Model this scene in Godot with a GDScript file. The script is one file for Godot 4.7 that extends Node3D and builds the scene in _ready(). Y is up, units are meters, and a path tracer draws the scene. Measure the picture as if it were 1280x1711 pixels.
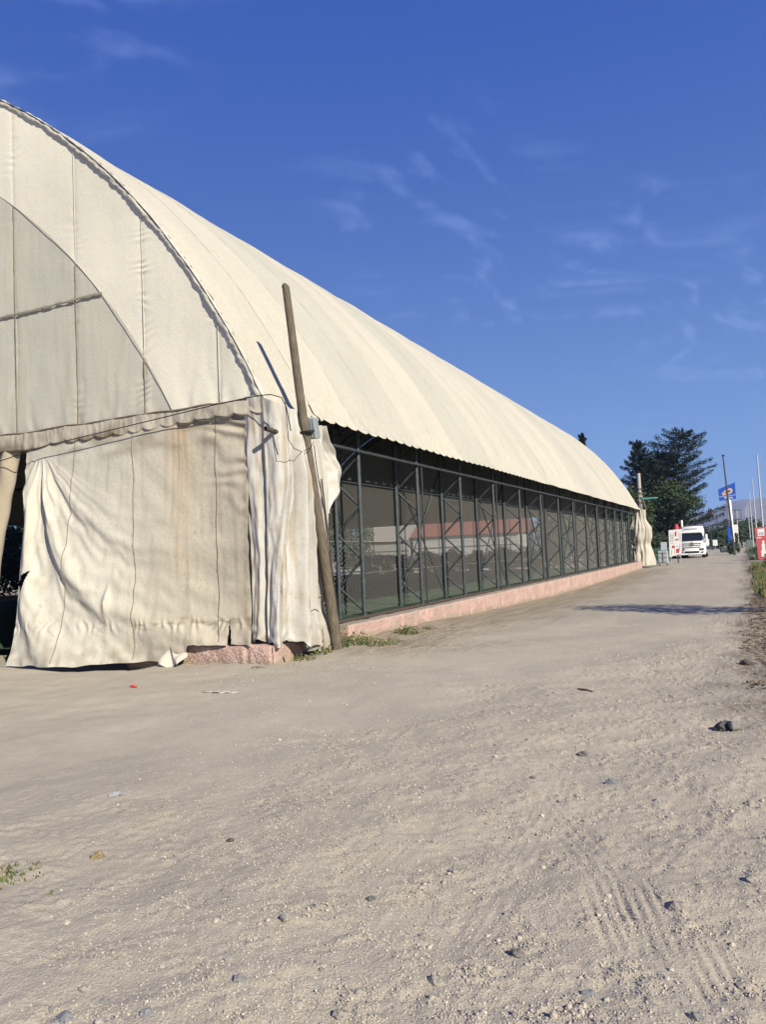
extends Node3D

# ---------------------------------------------------------------- camera model (photo pixels -> rays)
const FPX := 1292.0
var eye := Vector3(0, 1.6, 0)
var cf := Vector3(-0.42197567, 0.05512445, -0.90492974)
var cr := Vector3(0.90441802, -0.04372716, -0.42440072)
var cu := Vector3(0.06296487, 0.99752154, 0.03140375)
const CX := -20.2      # centre line of the vault
const CY := -2.13
const RO := 14.95      # outer radius of the vault
const RI := 13.35      # inner radius of the gable ring
const ZF := -10.0      # front gable plane
const BAY := 3.03
const ZC0 := -10.7     # first column
const NCOL := 16
const XE := -6.56      # eave line
var ZB := ZC0 - BAY * 15.0 - 0.4
var rng := RandomNumberGenerator.new()
var nz := FastNoiseLite.new()
var M := {}
var used := {}

func hit(px: float, py: float, axis: int, val: float) -> Vector3:
	var d := cf + cr * ((px - 640.0) / FPX) - cu * ((py - 855.5) / FPX)
	return eye + d * ((val - eye[axis]) / d[axis])

func gpx(px: float, py: float) -> Vector3:
	var p := hit(px, py, 1, 0.0)
	for k in 3:
		p = hit(px, py, 1, ground_h(p.x, p.z))
	return p

# ---------------------------------------------------------------- mesh builder
class MB:
	var v := PackedVector3Array()
	var n := PackedVector3Array()
	var c := PackedColorArray()
	var uv := PackedVector2Array()
	var i := PackedInt32Array()
	var col := Color(1, 1, 1)
	func vert(p: Vector3, nn: Vector3, cc: Color, t := Vector2.ZERO) -> int:
		v.append(p); n.append(nn); c.append(cc); uv.append(t)
		return v.size() - 1
	func tri(a: int, b: int, d: int) -> void:
		var g := (v[b] - v[a]).cross(v[d] - v[a])
		if g.dot(n[a] + n[b] + n[d]) > 0.0:
			i.append(a); i.append(d); i.append(b)
		else:
			i.append(a); i.append(b); i.append(d)
	func quad(a: Vector3, b: Vector3, d: Vector3, e: Vector3, nn := Vector3.ZERO) -> void:
		var g := (b - a).cross(e - a)
		if g.length_squared() < 1e-14:
			g = (d - b).cross(e - b)
		g = g.normalized()
		if nn != Vector3.ZERO and g.dot(nn) < 0.0:
			g = -g
		var q := vert(a, g, col, Vector2(0, 0)); vert(b, g, col, Vector2(1, 0)); vert(d, g, col, Vector2(1, 1)); vert(e, g, col, Vector2(0, 1))
		tri(q, q + 1, q + 2); tri(q, q + 2, q + 3)
	# box with a small chamfer, basis allows rotation
	func box(ce: Vector3, s: Vector3, ch := 0.0, bs := Basis.IDENTITY) -> void:
		var h := s * 0.5
		var k: float = minf(ch, minf(h.x, minf(h.y, h.z)) * 0.9)
		var ax := [bs.x, bs.y, bs.z]
		for a in 3:
			var u := (a + 1) % 3
			var w := (a + 2) % 3
			for sg in [-1.0, 1.0]:
				var f: Vector3 = ce + ax[a] * (h[a] * sg)
				var hu: Vector3 = ax[u] * (h[u] - k)
				var hw: Vector3 = ax[w] * (h[w] - k)
				quad(f - hu - hw, f + hu - hw, f + hu + hw, f - hu + hw, ax[a] * sg)
		if k <= 0.0:
			return
		for a in 3:
			var u := (a + 1) % 3
			var w := (a + 2) % 3
			for su in [-1.0, 1.0]:
				for sw in [-1.0, 1.0]:
					var la: Vector3 = ax[a] * (h[a] - k)
					var p: Vector3 = ce + ax[u] * (h[u] * su) + ax[w] * ((h[w] - k) * sw)
					var q: Vector3 = ce + ax[u] * ((h[u] - k) * su) + ax[w] * (h[w] * sw)
					quad(p - la, p + la, q + la, q - la, ax[u] * su + ax[w] * sw)
		for sx in [-1.0, 1.0]:
			for sy in [-1.0, 1.0]:
				for sz in [-1.0, 1.0]:
					var o := Vector3(sx, sy, sz)
					var nn: Vector3 = (ax[0] * sx + ax[1] * sy + ax[2] * sz).normalized()
					var pa: Vector3 = ce + ax[0] * (h.x * sx) + ax[1] * ((h.y - k) * sy) + ax[2] * ((h.z - k) * sz)
					var pb: Vector3 = ce + ax[0] * ((h.x - k) * sx) + ax[1] * (h.y * sy) + ax[2] * ((h.z - k) * sz)
					var pc: Vector3 = ce + ax[0] * ((h.x - k) * sx) + ax[1] * ((h.y - k) * sy) + ax[2] * (h.z * sz)
					var q := vert(pa, nn, col); vert(pb, nn, col); vert(pc, nn, col)
					tri(q, q + 1, q + 2)
	# tube along points
	func tube(pts: PackedVector3Array, rad: PackedFloat32Array, sides := 6, caps := true) -> void:
		var m := pts.size()
		var start := v.size()
		var up := Vector3.UP
		var t0 := (pts[1] - pts[0]).normalized()
		if absf(t0.dot(up)) > 0.95:
			up = Vector3.RIGHT
		var sd := t0.cross(up).normalized()
		var dist := 0.0
		for k in m:
			var t := (pts[mini(k + 1, m - 1)] - pts[maxi(k - 1, 0)]).normalized()
			sd = (sd - t * sd.dot(t)).normalized()
			var bn := t.cross(sd)
			if k > 0:
				dist += pts[k].distance_to(pts[k - 1])
			for s in sides + 1:
				var a := TAU * float(s) / sides
				var d := sd * cos(a) + bn * sin(a)
				vert(pts[k] + d * rad[k], d, col, Vector2(float(s) / sides, dist))
		for k in m - 1:
			for s in sides:
				var a := start + k * (sides + 1) + s
				var b := a + sides + 1
				tri(a, a + 1, b + 1); tri(a, b + 1, b)
		if caps:
			for e in [0, m - 1]:
				var t := (pts[1] - pts[0]).normalized() * -1.0 if e == 0 else (pts[m - 1] - pts[m - 2]).normalized()
				var ctr := vert(pts[e], t, col)
				var q := v.size()
				for s in sides + 1:
					vert(v[start + e * (sides + 1) + s], t, col)
				for s in sides:
					tri(ctr, q + s, q + s + 1)
	func rod(a: Vector3, b: Vector3, r: float, sides := 6) -> void:
		tube(PackedVector3Array([a, b]), PackedFloat32Array([r, r]), sides)
	# grid surface from callables pos(u,v) col(u,v,p); skip(p) drops cells
	func grid(nu: int, nv: int, pos: Callable, cl: Callable, facing: Vector3, skip = null) -> void:
		var s := v.size()
		for b in nv + 1:
			for a in nu + 1:
				var p: Vector3 = pos.call(float(a) / nu, float(b) / nv)
				v.append(p)
				c.append(cl.call(p))
				uv.append(Vector2(float(a) / nu, float(b) / nv))
		var w := nu + 1
		for b in nv + 1:
			for a in w:
				var du := v[s + b * w + mini(a + 1, nu)] - v[s + b * w + maxi(a - 1, 0)]
				var dv := v[s + mini(b + 1, nv) * w + a] - v[s + maxi(b - 1, 0) * w + a]
				var g := du.cross(dv).normalized()
				if g.dot(facing) < 0.0:
					g = -g
				n.append(g)
		for b in nv:
			for a in nu:
				var q := s + b * w + a
				if skip != null and skip.call((v[q] + v[q + w + 1]) * 0.5):
					continue
				tri(q, q + 1, q + w + 1); tri(q, q + w + 1, q + w)
	func mesh() -> ArrayMesh:
		var arr := []
		arr.resize(Mesh.ARRAY_MAX)
		arr[Mesh.ARRAY_VERTEX] = v
		arr[Mesh.ARRAY_NORMAL] = n
		arr[Mesh.ARRAY_COLOR] = c
		arr[Mesh.ARRAY_TEX_UV] = uv
		arr[Mesh.ARRAY_INDEX] = i
		var am := ArrayMesh.new()
		am.add_surface_from_arrays(Mesh.PRIMITIVE_TRIANGLES, arr)
		return am

# ---------------------------------------------------------------- node helpers
func numbered(called: String) -> String:
	var k: int = used.get(called, 0)
	used[called] = k + 1
	return called if k == 0 else "%s_%03d" % [called, k]

func tag(o: Node3D, label: String, cat: String, group := "", kind := "") -> Node3D:
	if label: o.set_meta("label", label)
	if cat: o.set_meta("category", cat)
	if group: o.set_meta("group", group)
	if kind: o.set_meta("kind", kind)
	return o

func thing(called: String, label: String, cat: String, at := Vector3.ZERO, group := "", turn := 0.0) -> Node3D:
	var o := Node3D.new()
	o.name = numbered(called)
	add_child(o)
	o.position = at
	o.rotation.y = turn
	return tag(o, label, cat, group)

# a mesh given in world coordinates under a thing that is not turned
func wpart(called: String, b: MB, m: Material, parent: Node3D) -> MeshInstance3D:
	var o := MeshInstance3D.new()
	o.name = called
	o.mesh = b.mesh()
	o.material_override = m
	parent.add_child(o, true)
	var g := Vector3.ZERO
	var q: Node = parent
	while q != self:
		g += (q as Node3D).position
		q = q.get_parent()
	o.position = -g
	return o

# a mesh in the parent's own axes
func lpart(called: String, ms: Mesh, m: Material, parent: Node3D, at := Vector3.ZERO) -> MeshInstance3D:
	var o := MeshInstance3D.new()
	o.name = called
	o.mesh = ms
	o.material_override = m
	parent.add_child(o, true)
	o.position = at
	return o

func single(called: String, b: MB, m: Material, label: String, cat: String, group := "", kind := "", at := Vector3.ZERO) -> MeshInstance3D:
	var o := MeshInstance3D.new()
	o.name = numbered(called)
	for k in b.v.size():
		b.v[k] -= at
	o.mesh = b.mesh()
	o.material_override = m
	add_child(o)
	o.position = at
	tag(o, label, cat, group, kind)
	return o

func lin(r: float, g: float, b: float) -> Color:
	return Color(r, g, b)

func mat(c: Color, rough := 0.8, metal := 0.0, vc := false) -> StandardMaterial3D:
	var m := StandardMaterial3D.new()
	m.albedo_color = c.linear_to_srgb()
	m.roughness = rough
	m.metallic = metal
	m.vertex_color_use_as_albedo = vc
	m.cull_mode = BaseMaterial3D.CULL_DISABLED
	return m

func noise_img(sz: int, freq: float, oct: int, sd: int, type := FastNoiseLite.TYPE_SIMPLEX_SMOOTH) -> Image:
	var f := FastNoiseLite.new()
	f.noise_type = type
	f.seed = sd
	f.frequency = freq
	f.fractal_octaves = oct
	if type == FastNoiseLite.TYPE_CELLULAR:
		f.cellular_return_type = FastNoiseLite.RETURN_DISTANCE
	return f.get_seamless_image(sz, sz)

func tex(im: Image) -> ImageTexture:
	return ImageTexture.create_from_image(im)

# grey multiplier texture from a noise image: lo..hi
func tone(im: Image, lo: float, hi: float, tint := Vector3.ONE) -> ImageTexture:
	var src := im.get_data()
	var px := im.get_width() * im.get_height()
	var step := src.size() / px
	var out := PackedByteArray()
	out.resize(px * 3)
	for k in px:
		var t := lerpf(lo, hi, src[k * step] / 255.0)
		out[k * 3] = int(clampf(255.0 * t * tint.x, 0, 255))
		out[k * 3 + 1] = int(clampf(255.0 * t * tint.y, 0, 255))
		out[k * 3 + 2] = int(clampf(255.0 * t * tint.z, 0, 255))
	return ImageTexture.create_from_image(Image.create_from_data(im.get_width(), im.get_height(), false, Image.FORMAT_RGB8, out))

func bump(im: Image, s: float) -> ImageTexture:
	var k: Image = im.duplicate()
	k.convert(Image.FORMAT_L8)
	k.bump_map_to_normal_map(s)
	return ImageTexture.create_from_image(k)

func sm(a: float, b: float, x: float) -> float:
	return smoothstep(a, b, x)

func n3(x: float, y: float, z: float) -> float:
	return nz.get_noise_3d(x, y, z)

# ---------------------------------------------------------------- ground shape
var track_list := []
const KH := [[0.0, 0.0], [9.0, 0.0], [12.5, 0.07], [15.6, 0.02], [20.3, -0.07], [23.3, -0.12], [29.0, -0.19], [38.0, -0.21], [56.0, -0.12], [84.0, -0.12], [200.0, -0.2]]

func road_h(z: float) -> float:
	var d := -z
	if d <= 0.0:
		return 0.0
	for k in KH.size() - 1:
		if d < KH[k + 1][0]:
			var t: float = (d - KH[k][0]) / (KH[k + 1][0] - KH[k][0])
			return lerpf(KH[k][1], KH[k + 1][1], t * t * (3.0 - 2.0 * t))
	return -0.2

func ground_h(x: float, z: float) -> float:
	var h := road_h(z)
	# little earth bank at the foot of the kerb
	h -= (0.05 * (1.0 - sm(-6.4, -5.2, x))) * -1.0 * sm(-30.0, -14.0, z) * sm(-9.4, -11.0, z) * 0.6
	return h

func loose(x: float, z: float) -> float:
	# 0 on the rolled track, 1 on loose gravelly soil
	var c := -2.2 - 3.0 * sm(-14.0, -5.0, z) + 0.0
	var d := absf(x - c)
	var t := sm(0.9, 2.2, d + n3(x * 0.5, 7.0, z * 0.5) * 0.9)
	if x < c:
		t *= 0.55
	return clampf(t + sm(-6.0, -3.6, z) * 0.7, 0.0, 1.0)

func fine_h(x: float, z: float, lo: float) -> float:
	var h := nz.get_noise_2d(x * 0.5, z * 0.5) * 0.035
	h += nz.get_noise_2d(x * 2.1 + 40.0, z * 2.1) * 0.012 * (0.3 + 0.7 * lo)
	var cl := nz.get_noise_2d(x * 3.3 + 90.0, z * 3.3 - 20.0) * 0.5 + 0.5
	var tr := 0.0
	var gr := 0.0
	for t in track_list:
		var dx: float = x - t[0]
		var dz: float = z - t[1]
		if dx * dx + dz * dz > t[9]:
			continue
		var s: float = dx * t[2] + dz * t[3]
		var l: float = t[4]
		if s < 0.0 or s > l:
			continue
		var q: float = -dx * t[3] + dz * t[2] + t[7] * s * s
		var w: float = t[5]
		if absf(q) > w:
			continue
		var f: float = sm(0.0, 0.12, s) * sm(l, l - 0.12, s) * sm(w, w * 0.7, absf(q)) * (0.7 + 0.5 * nz.get_noise_2d(s * 2.2, q * 3.0)) * t[8]
		gr += (cos(TAU * q / t[6]) * 0.0045 - 0.005) * f
		tr = maxf(tr, t[8] * sm(0.0, 0.2, s) * sm(l, l - 0.2, s) * sm(w, w * 0.7, absf(q)))
	h += gr
	var soft := 1.0 - 0.8 * tr
	h += nz.get_noise_2d(x * 11.0, z * 11.0 + 13.0) * 0.008 * lo * (0.2 + cl) * soft
	h += absf(nz.get_noise_2d(x * 30.0 + 5.0, z * 30.0)) * 0.015 * lo * cl * cl * soft
	var bx := x + 0.24
	var bz := z + 7.33
	h -= 0.07 * exp(-(bx * bx) / 0.03 - (bz * bz) / 0.02)
	return h

# ---------------------------------------------------------------- cloth colour (dirt, rain streaks, rust: matter on the cloth)
func cloth_col(p: Vector3, base: Vector3, dirt: float) -> Color:
	var a := n3(p.x * 0.35, p.y * 0.35, p.z * 0.35) * 0.04
	var st := maxf(0.0, n3(p.x * 6.0, p.y * 0.5, p.z * 6.0) - 0.1) * dirt
	var g := maxf(0.0, n3(p.x * 1.7 + 30.0, p.y * 1.7, p.z * 1.7)) * dirt * 0.4
	# specks and smudges of dirt
	var sp := maxf(0.0, n3(p.x * 14.0, p.y * 11.0, p.z * 14.0 + 5.0) - 0.42) * maxf(0.0, n3(p.x * 1.1, p.y * 1.1, p.z * 1.1 + 60.0) + 0.35) * dirt * 0.9
	var k := 1.0 + a
	var c := base * k
	c = c.lerp(Vector3(0.235, 0.195, 0.14), clampf(st * 0.45 + g * 0.35 + sp, 0.0, 0.75))
	return Color(c.x, c.y, c.z)

func _ready() -> void:
	rng.seed = 20240611
	nz.noise_type = FastNoiseLite.TYPE_SIMPLEX_SMOOTH
	nz.frequency = 1.0
	nz.fractal_type = FastNoiseLite.FRACTAL_NONE
	nz.seed = 5
	make_world()
	make_materials()
	make_ground()
	make_hall()
	make_nets()
	make_kerbs()
	make_curtains()
	make_corner_things()
	make_backdrop()
	make_trees()
	make_far_things()
	make_truck()
	make_small_things()

# ---------------------------------------------------------------- camera, sky, sun
func make_world() -> void:
	var cam := Camera3D.new()
	cam.name = "camera"
	cam.fov = 67.05
	cam.near = 0.05
	cam.far = 9000.0
	cam.transform = Transform3D(Basis(cr, cu, -cf), eye)
	add_child(cam)
	cam.current = true

	var sky_m := ProceduralSkyMaterial.new()
	sky_m.sky_top_color = Color(0.016, 0.054, 0.270).linear_to_srgb()
	sky_m.sky_horizon_color = Color(0.170, 0.300, 0.520).linear_to_srgb()
	sky_m.sky_curve = 0.195
	sky_m.ground_bottom_color = Color(0.20, 0.17, 0.14).linear_to_srgb()
	sky_m.ground_horizon_color = Color(0.24, 0.22, 0.20).linear_to_srgb()
	sky_m.sun_angle_max = 12.0
	sky_m.sky_cover = cirrus()
	sky_m.sky_cover_modulate = Color(1, 1, 1, 1)
	var sky := Sky.new()
	sky.sky_material = sky_m
	var env := Environment.new()
	env.background_mode = Environment.BG_SKY
	env.sky = sky
	env.tonemap_mode = Environment.TONE_MAPPER_LINEAR
	env.tonemap_exposure = 1.6
	env.sdfgi_enabled = true
	env.ssao_enabled = true
	env.ssil_enabled = true
	env.fog_enabled = true
	env.fog_density = 0.00022
	env.fog_light_color = Color(0.62, 0.72, 0.92)
	var we := WorldEnvironment.new()
	we.name = "world_environment"
	we.environment = env
	add_child(we)

	var sun := DirectionalLight3D.new()
	sun.name = "sun"
	sun.light_energy = 1.6
	sun.light_color = Color(1.0, 0.965, 0.88)
	sun.light_angular_distance = 0.5
	sun.shadow_enabled = true
	add_child(sun)
	var az := deg_to_rad(58.0)
	var el := deg_to_rad(31.0)
	var to_sun := Vector3(cos(el) * sin(az), sin(el), cos(el) * cos(az))
	sun.look_at_from_position(to_sun * 50.0, Vector3.ZERO, Vector3.UP)

# thin cirrus all round the sky, as an additive cover
func cirrus() -> ImageTexture:
	var w := 2048
	var h := 1024
	var im := Image.create(w, h, false, Image.FORMAT_RGBA8)
	var f := FastNoiseLite.new()
	f.noise_type = FastNoiseLite.TYPE_SIMPLEX_SMOOTH
	f.seed = 11
	f.frequency = 1.0
	f.fractal_octaves = 6
	f.fractal_gain = 0.62
	var g := FastNoiseLite.new()
	g.seed = 21
	g.frequency = 1.0
	g.fractal_octaves = 2
	for y in range(h / 6, h / 2):
		var e := (0.5 - (y + 0.5) / h) * PI
		for x in w:
			var a := (x + 0.5) / w * TAU
			var d := Vector3(cos(a) * cos(e), sin(e), sin(a) * cos(e))
			var k := 1.0 / (d.y + 0.18)
			var p := Vector2(d.x * k, d.z * k)
			var q := Vector2(p.x * 0.82 + p.y * 0.57, -p.x * 0.57 + p.y * 0.82)
			var wq := g.get_noise_2d(q.x * 1.3, q.y * 1.3)
			var n := f.get_noise_2d(q.x * 3.4 + wq * 0.9, q.y * 7.4 + wq * 1.6)
			var m := g.get_noise_2d(q.x * 0.75 + 4.0, q.y * 0.95 + 9.0)
			var t := pow(sm(-0.10, 0.70, n), 1.3) * sm(-0.15, 0.45, m) * sm(0.02, 0.2, d.y)
			im.set_pixel(x, y, Color(0.80, 0.86, 1.0, clampf(t * 0.08, 0, 1)))
	return ImageTexture.create_from_image(im)

# ---------------------------------------------------------------- materials
func make_materials() -> void:
	var weave := noise_img(512, 0.06, 4, 3)
	var rg := FastNoiseLite.new()
	rg.noise_type = FastNoiseLite.TYPE_SIMPLEX_SMOOTH
	rg.seed = 8
	rg.frequency = 0.007
	rg.fractal_type = FastNoiseLite.FRACTAL_RIDGED
	rg.fractal_octaves = 4
	var wr := rg.get_seamless_image(512, 512)
	# coated tarpaulin
	var cl := mat(Color(1, 1, 1), 0.62, 0.0, true)
	cl.albedo_texture = tone(weave, 0.90, 1.0)
	cl.normal_enabled = true
	cl.normal_texture = bump(wr, 5.0)
	cl.normal_scale = 0.16
	cl.uv1_triplanar = true
	cl.uv1_world_triplanar = true
	cl.uv1_scale = Vector3(0.8, 0.8, 0.8)
	cl.metallic_specular = 0.35
	M.cloth = cl
	var rf: StandardMaterial3D = cl.duplicate()
	rf.normal_scale = 0.05
	rf.uv1_scale = Vector3(0.35, 0.35, 0.35)
	rf.roughness = 0.7
	M.roof = rf
	M.seam = mat(Color(0.17, 0.145, 0.11), 0.9)
	M.steel = mat(Color(0.058, 0.076, 0.082), 0.55)
	var rust := noise_img(256, 0.03, 4, 5)
	M.steel.albedo_texture = tone(rust, 0.6, 1.0)
	M.steel.uv1_triplanar = true
	M.steel.uv1_world_triplanar = true
	M.steel_dark = mat(Color(0.030, 0.026, 0.024), 0.75)
	M.rail_rust = mat(Color(0.060, 0.042, 0.034), 0.85)
	M.wire = mat(Color(0.27, 0.265, 0.25), 0.6, 0.15)
	M.turf = mat(Color(0.040, 0.110, 0.052), 0.95)
	M.turf.albedo_texture = tone(noise_img(512, 0.08, 4, 15), 0.55, 1.0)
	M.turf.uv1_triplanar = true
	M.turf.uv1_world_triplanar = true
	var pk := mat(Color(1, 1, 1), 0.95, 0.0, true)
	var rc := noise_img(512, 0.045, 4, 17, FastNoiseLite.TYPE_CELLULAR)
	pk.albedo_texture = tone(rc, 1.0, 0.82)
	pk.normal_enabled = true
	pk.normal_texture = bump(rc, 9.0)
	pk.normal_scale = 1.0
	pk.uv1_triplanar = true
	pk.uv1_world_triplanar = true
	pk.uv1_scale = Vector3(1.1, 1.1, 1.1)
	M.pink = pk
	var wd := mat(Color(0.33, 0.27, 0.195), 0.9)
	wd.albedo_texture = tone(noise_img(512, 0.03, 5, 33), 0.25, 1.0)
	wd.uv1_scale = Vector3(6.0, 0.22, 1.0)
	wd.normal_enabled = true
	wd.normal_texture = bump(noise_img(512, 0.03, 5, 33), 8.0)
	M.wood = wd
	M.vc = mat(Color(1, 1, 1), 0.85, 0.0, true)
	M.leaf = mat(Color(1, 1, 1), 0.75, 0.0, true)
	M.leaf.backlight_enabled = true
	M.leaf.backlight = Color(0.10, 0.14, 0.05)
	M.grey_box = mat(Color(0.24, 0.27, 0.29), 0.6)
	M.black = mat(Color(0.012, 0.012, 0.012), 0.7)
	M.concrete = mat(Color(0.34, 0.32, 0.29), 0.9)
	M.white = mat(Color(0.72, 0.72, 0.70), 0.45)
	M.white_body = mat(Color(0.74, 0.74, 0.73), 0.3)
	M.glass = mat(Color(0.012, 0.015, 0.02), 0.08)
	M.red = mat(Color(0.50, 0.045, 0.05), 0.6)
	M.galv = mat(Color(0.42, 0.44, 0.46), 0.45, 0.3)
	M.blue = mat(Color(0.012, 0.075, 0.42), 0.5)
	M.orange = mat(Color(0.72, 0.43, 0.17), 0.5)
	M.rubber = mat(Color(0.014, 0.014, 0.015), 0.9)
	M.lamp_glass = mat(Color(0.7, 0.55, 0.3), 0.2)
	M.green_paint = mat(Color(0.03, 0.10, 0.075), 0.7)
	M.teal = mat(Color(0.10, 0.33, 0.34), 0.5)
	# soil
	var so := mat(Color(1, 1, 1), 0.97, 0.0, true)
	var a := noise_img(1024, 0.05, 5, 51)
	var b := noise_img(1024, 0.11, 2, 52, FastNoiseLite.TYPE_CELLULAR)
	a.convert(Image.FORMAT_L8)
	b.convert(Image.FORMAT_L8)
	var da := a.get_data()
	var db := b.get_data()
	var hb := PackedByteArray()
	hb.resize(da.size())
	var cb := PackedByteArray()
	cb.resize(da.size() * 3)
	for k in da.size():
		var t := da[k] / 255.0
		var s := 1.0 - db[k] / 255.0
		var grit := clampf((s - 0.62) * 3.2, 0.0, 1.0) * sm(0.42, 0.62, t)
		hb[k] = int(clampf(0.35 * t + 0.65 * grit, 0, 1) * 255.0)
		var g := 0.80 + 0.16 * t + 0.10 * grit * (t - 0.35)
		cb[k * 3] = int(clampf(g, 0, 1) * 255.0)
		cb[k * 3 + 1] = int(clampf(g * 0.995, 0, 1) * 255.0)
		cb[k * 3 + 2] = int(clampf(g * (0.97 + 0.04 * grit), 0, 1) * 255.0)
	so.albedo_texture = tex(Image.create_from_data(1024, 1024, false, Image.FORMAT_RGB8, cb))
	var hi := Image.create_from_data(1024, 1024, false, Image.FORMAT_L8, hb)
	so.normal_enabled = true
	so.normal_texture = bump(hi, 9.0)
	so.normal_scale = 0.75
	so.uv1_triplanar = true
	so.uv1_world_triplanar = true
	so.uv1_scale = Vector3(0.8, 0.8, 0.8)
	M.soil = so
	M.rock = mat(Color(1, 1, 1), 0.92, 0.0, true)

# ---------------------------------------------------------------- ground
func soil_col(x: float, z: float, lo: float) -> Color:
	var base := Vector3(0.48, 0.432, 0.358)
	var t := nz.get_noise_2d(x * 0.22 + 3.0, z * 0.22)
	var u := nz.get_noise_2d(x * 1.4, z * 1.4 + 50.0)
	var w := nz.get_noise_2d(x * 6.0, z * 6.0 - 30.0)
	var k := 1.0 + t * 0.06 + u * 0.05 + w * 0.04
	var c := base * k
	c = c.lerp(Vector3(0.435, 0.39, 0.32) * k, lo * 0.55)
	# dry straw and chaff along the kerb, lying in streaks along the road
	var kerb := sm(-3.6, -5.6, x + 0.5 * nz.get_noise_2d(x * 0.8, z * 0.3)) * sm(-10.2, -12.0, z) * sm(-62.0, -45.0, z)
	var streak := nz.get_noise_2d(x * 5.0 + 8.0, z * 0.45) * 0.5 + 0.5
	c = c.lerp(Vector3(0.29, 0.222, 0.14), kerb * (0.25 + 0.75 * streak) * 0.9)
	c = c.lerp(Vector3(0.15, 0.115, 0.08), kerb * maxf(0.0, nz.get_noise_2d(x * 7.0, z * 1.1 + 70.0) - 0.15) * 0.9)
	# soil colour turns darker and browner along the verge
	var vg := sm(-0.5, 0.15, x + nz.get_noise_2d(x, z * 0.8) * 0.35) * sm(-6.0, -8.5, z)
	c = c.lerp(Vector3(0.12, 0.092, 0.062), vg * (0.55 + 0.4 * w))
	return Color(c.x, c.y, c.z)

func axis_steps(fine: Array, lo: float, hi: float) -> PackedFloat32Array:
	# fine: [[from, to, step], ...] ascending and joined; grows geometrically outside
	var out := PackedFloat32Array()
	for f in fine:
		var m := int(round((f[1] - f[0]) / f[2]))
		for k in m:
			out.append(f[0] + (f[1] - f[0]) * k / m)
	out.append(fine[-1][1])
	var left := PackedFloat32Array()
	var s: float = fine[0][2]
	var p: float = fine[0][0]
	while p > lo:
		s *= 1.28
		p -= s
		left.append(p)
	left.reverse()
	s = fine[-1][2]
	p = fine[-1][1]
	while p < hi:
		s *= 1.28
		p += s
		out.append(p)
	left.append_array(out)
	return left

func make_ground() -> void:
	# tyre treads pressed into the soft soil: x, z, dir x, dir z, length, half width, groove pitch, bend
	for t in [[1000, 1470, 1050, 1600, 0.11, 0.05, 0.05], [1050, 1470, 1130, 1600, 0.10, 0.05, -0.10], [1150, 1560, 1230, 1690, 0.11, 0.05, 0.0], [195, 1575, 220, 1690, 0.10, 0.06, 0.0], [700, 1395, 560, 1490, 0.10, 0.05, 0.05], [640, 1590, 720, 1480, 0.10, 0.045, 0.1], [560, 1360, 640, 1300, 0.10, 0.045, 0.0], [330, 1440, 470, 1370, 0.10, 0.05, 0.02], [1190, 1705, 930, 1330, 0.13, 0.055, 0.02, 0.4], [300, 1660, 640, 1300, 0.14, 0.06, 0.01, 0.35], [620, 1320, 900, 1130, 0.15, 0.07, 0.0, 0.3], [90, 1420, 520, 1270, 0.14, 0.06, 0.0, 0.35], [760, 1600, 1000, 1250, 0.13, 0.055, 0.02, 0.3], [60, 1560, 420, 1390, 0.14, 0.06, 0.0, 0.3]]:
		var a := hit(t[0], t[1], 1, 0.0)
		var b := hit(t[2], t[3], 1, 0.0)
		var d := b - a
		var l := Vector2(d.x, d.z).length()
		track_list.append([a.x, a.z, d.x / l, d.z / l, l, t[4], t[5], t[6], t[7] if t.size() > 7 else 1.0, pow(l + 0.2, 2.0)])
	var xs := axis_steps([[-12.0, -5.2, 0.05], [-5.2, -1.3, 0.020], [-1.3, 0.9, 0.0105], [0.9, 1.7, 0.020], [1.7, 3.0, 0.05]], -4200.0, 4200.0)
	var zpos := PackedFloat32Array()
	var d := 1.5
	while d < 16.0:
		zpos.append(-d)
		d += maxf(0.011, d * 0.0058)
	while d < 6000.0:
		zpos.append(-d)
		d += maxf(0.1, d * 0.055)
	zpos.reverse()
	var q := -1.5
	var s := 0.05
	while q < 300.0:
		q += s
		s *= 1.3
		zpos.append(q)
	var b := MB.new()
	var w := xs.size()
	for z in zpos:
		var far := z < -22.0 or z > -1.0
		for x in xs:
			var near := not far and x > -13.0 and x < 4.0
			var lo := loose(x, z) if near else 0.4
			var y := ground_h(x, z)
			if near:
				y += fine_h(x, z, lo) * sm(-22.0, -16.0, z)
			if x < -8.6 and z < -9.0:
				y -= 0.12
			b.v.append(Vector3(x, y, z))
			b.c.append(soil_col(x, z, lo))
			b.uv.append(Vector2(x, z))
	var rows := zpos.size()
	for r in rows:
		for k in w:
			var du := b.v[r * w + mini(k + 1, w - 1)] - b.v[r * w + maxi(k - 1, 0)]
			var dv := b.v[mini(r + 1, rows - 1) * w + k] - b.v[maxi(r - 1, 0) * w + k]
			b.n.append(dv.cross(du).normalized())
	for r in rows - 1:
		for k in w - 1:
			var p := r * w + k
			b.i.append_array(PackedInt32Array([p, p + 1, p + w + 1, p, p + w + 1, p + w]))
	var g := single("ground", b, M.soil, "pale dusty gravel ground and dirt road beside the hall", "ground", "", "structure")
	g.cast_shadow = GeometryInstance3D.SHADOW_CASTING_SETTING_ON

func soil_y(x: float, z: float) -> float:
	var near := z > -22.0 and z < -1.0 and x > -13.0 and x < 4.0
	return ground_h(x, z) + (fine_h(x, z, loose(x, z)) * sm(-22.0, -16.0, z) if near else 0.0)

# ---------------------------------------------------------------- hall
func arc_y(x: float, r: float) -> float:
	var d := x - CX
	return CY + sqrt(maxf(0.0, r * r - d * d))

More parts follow.
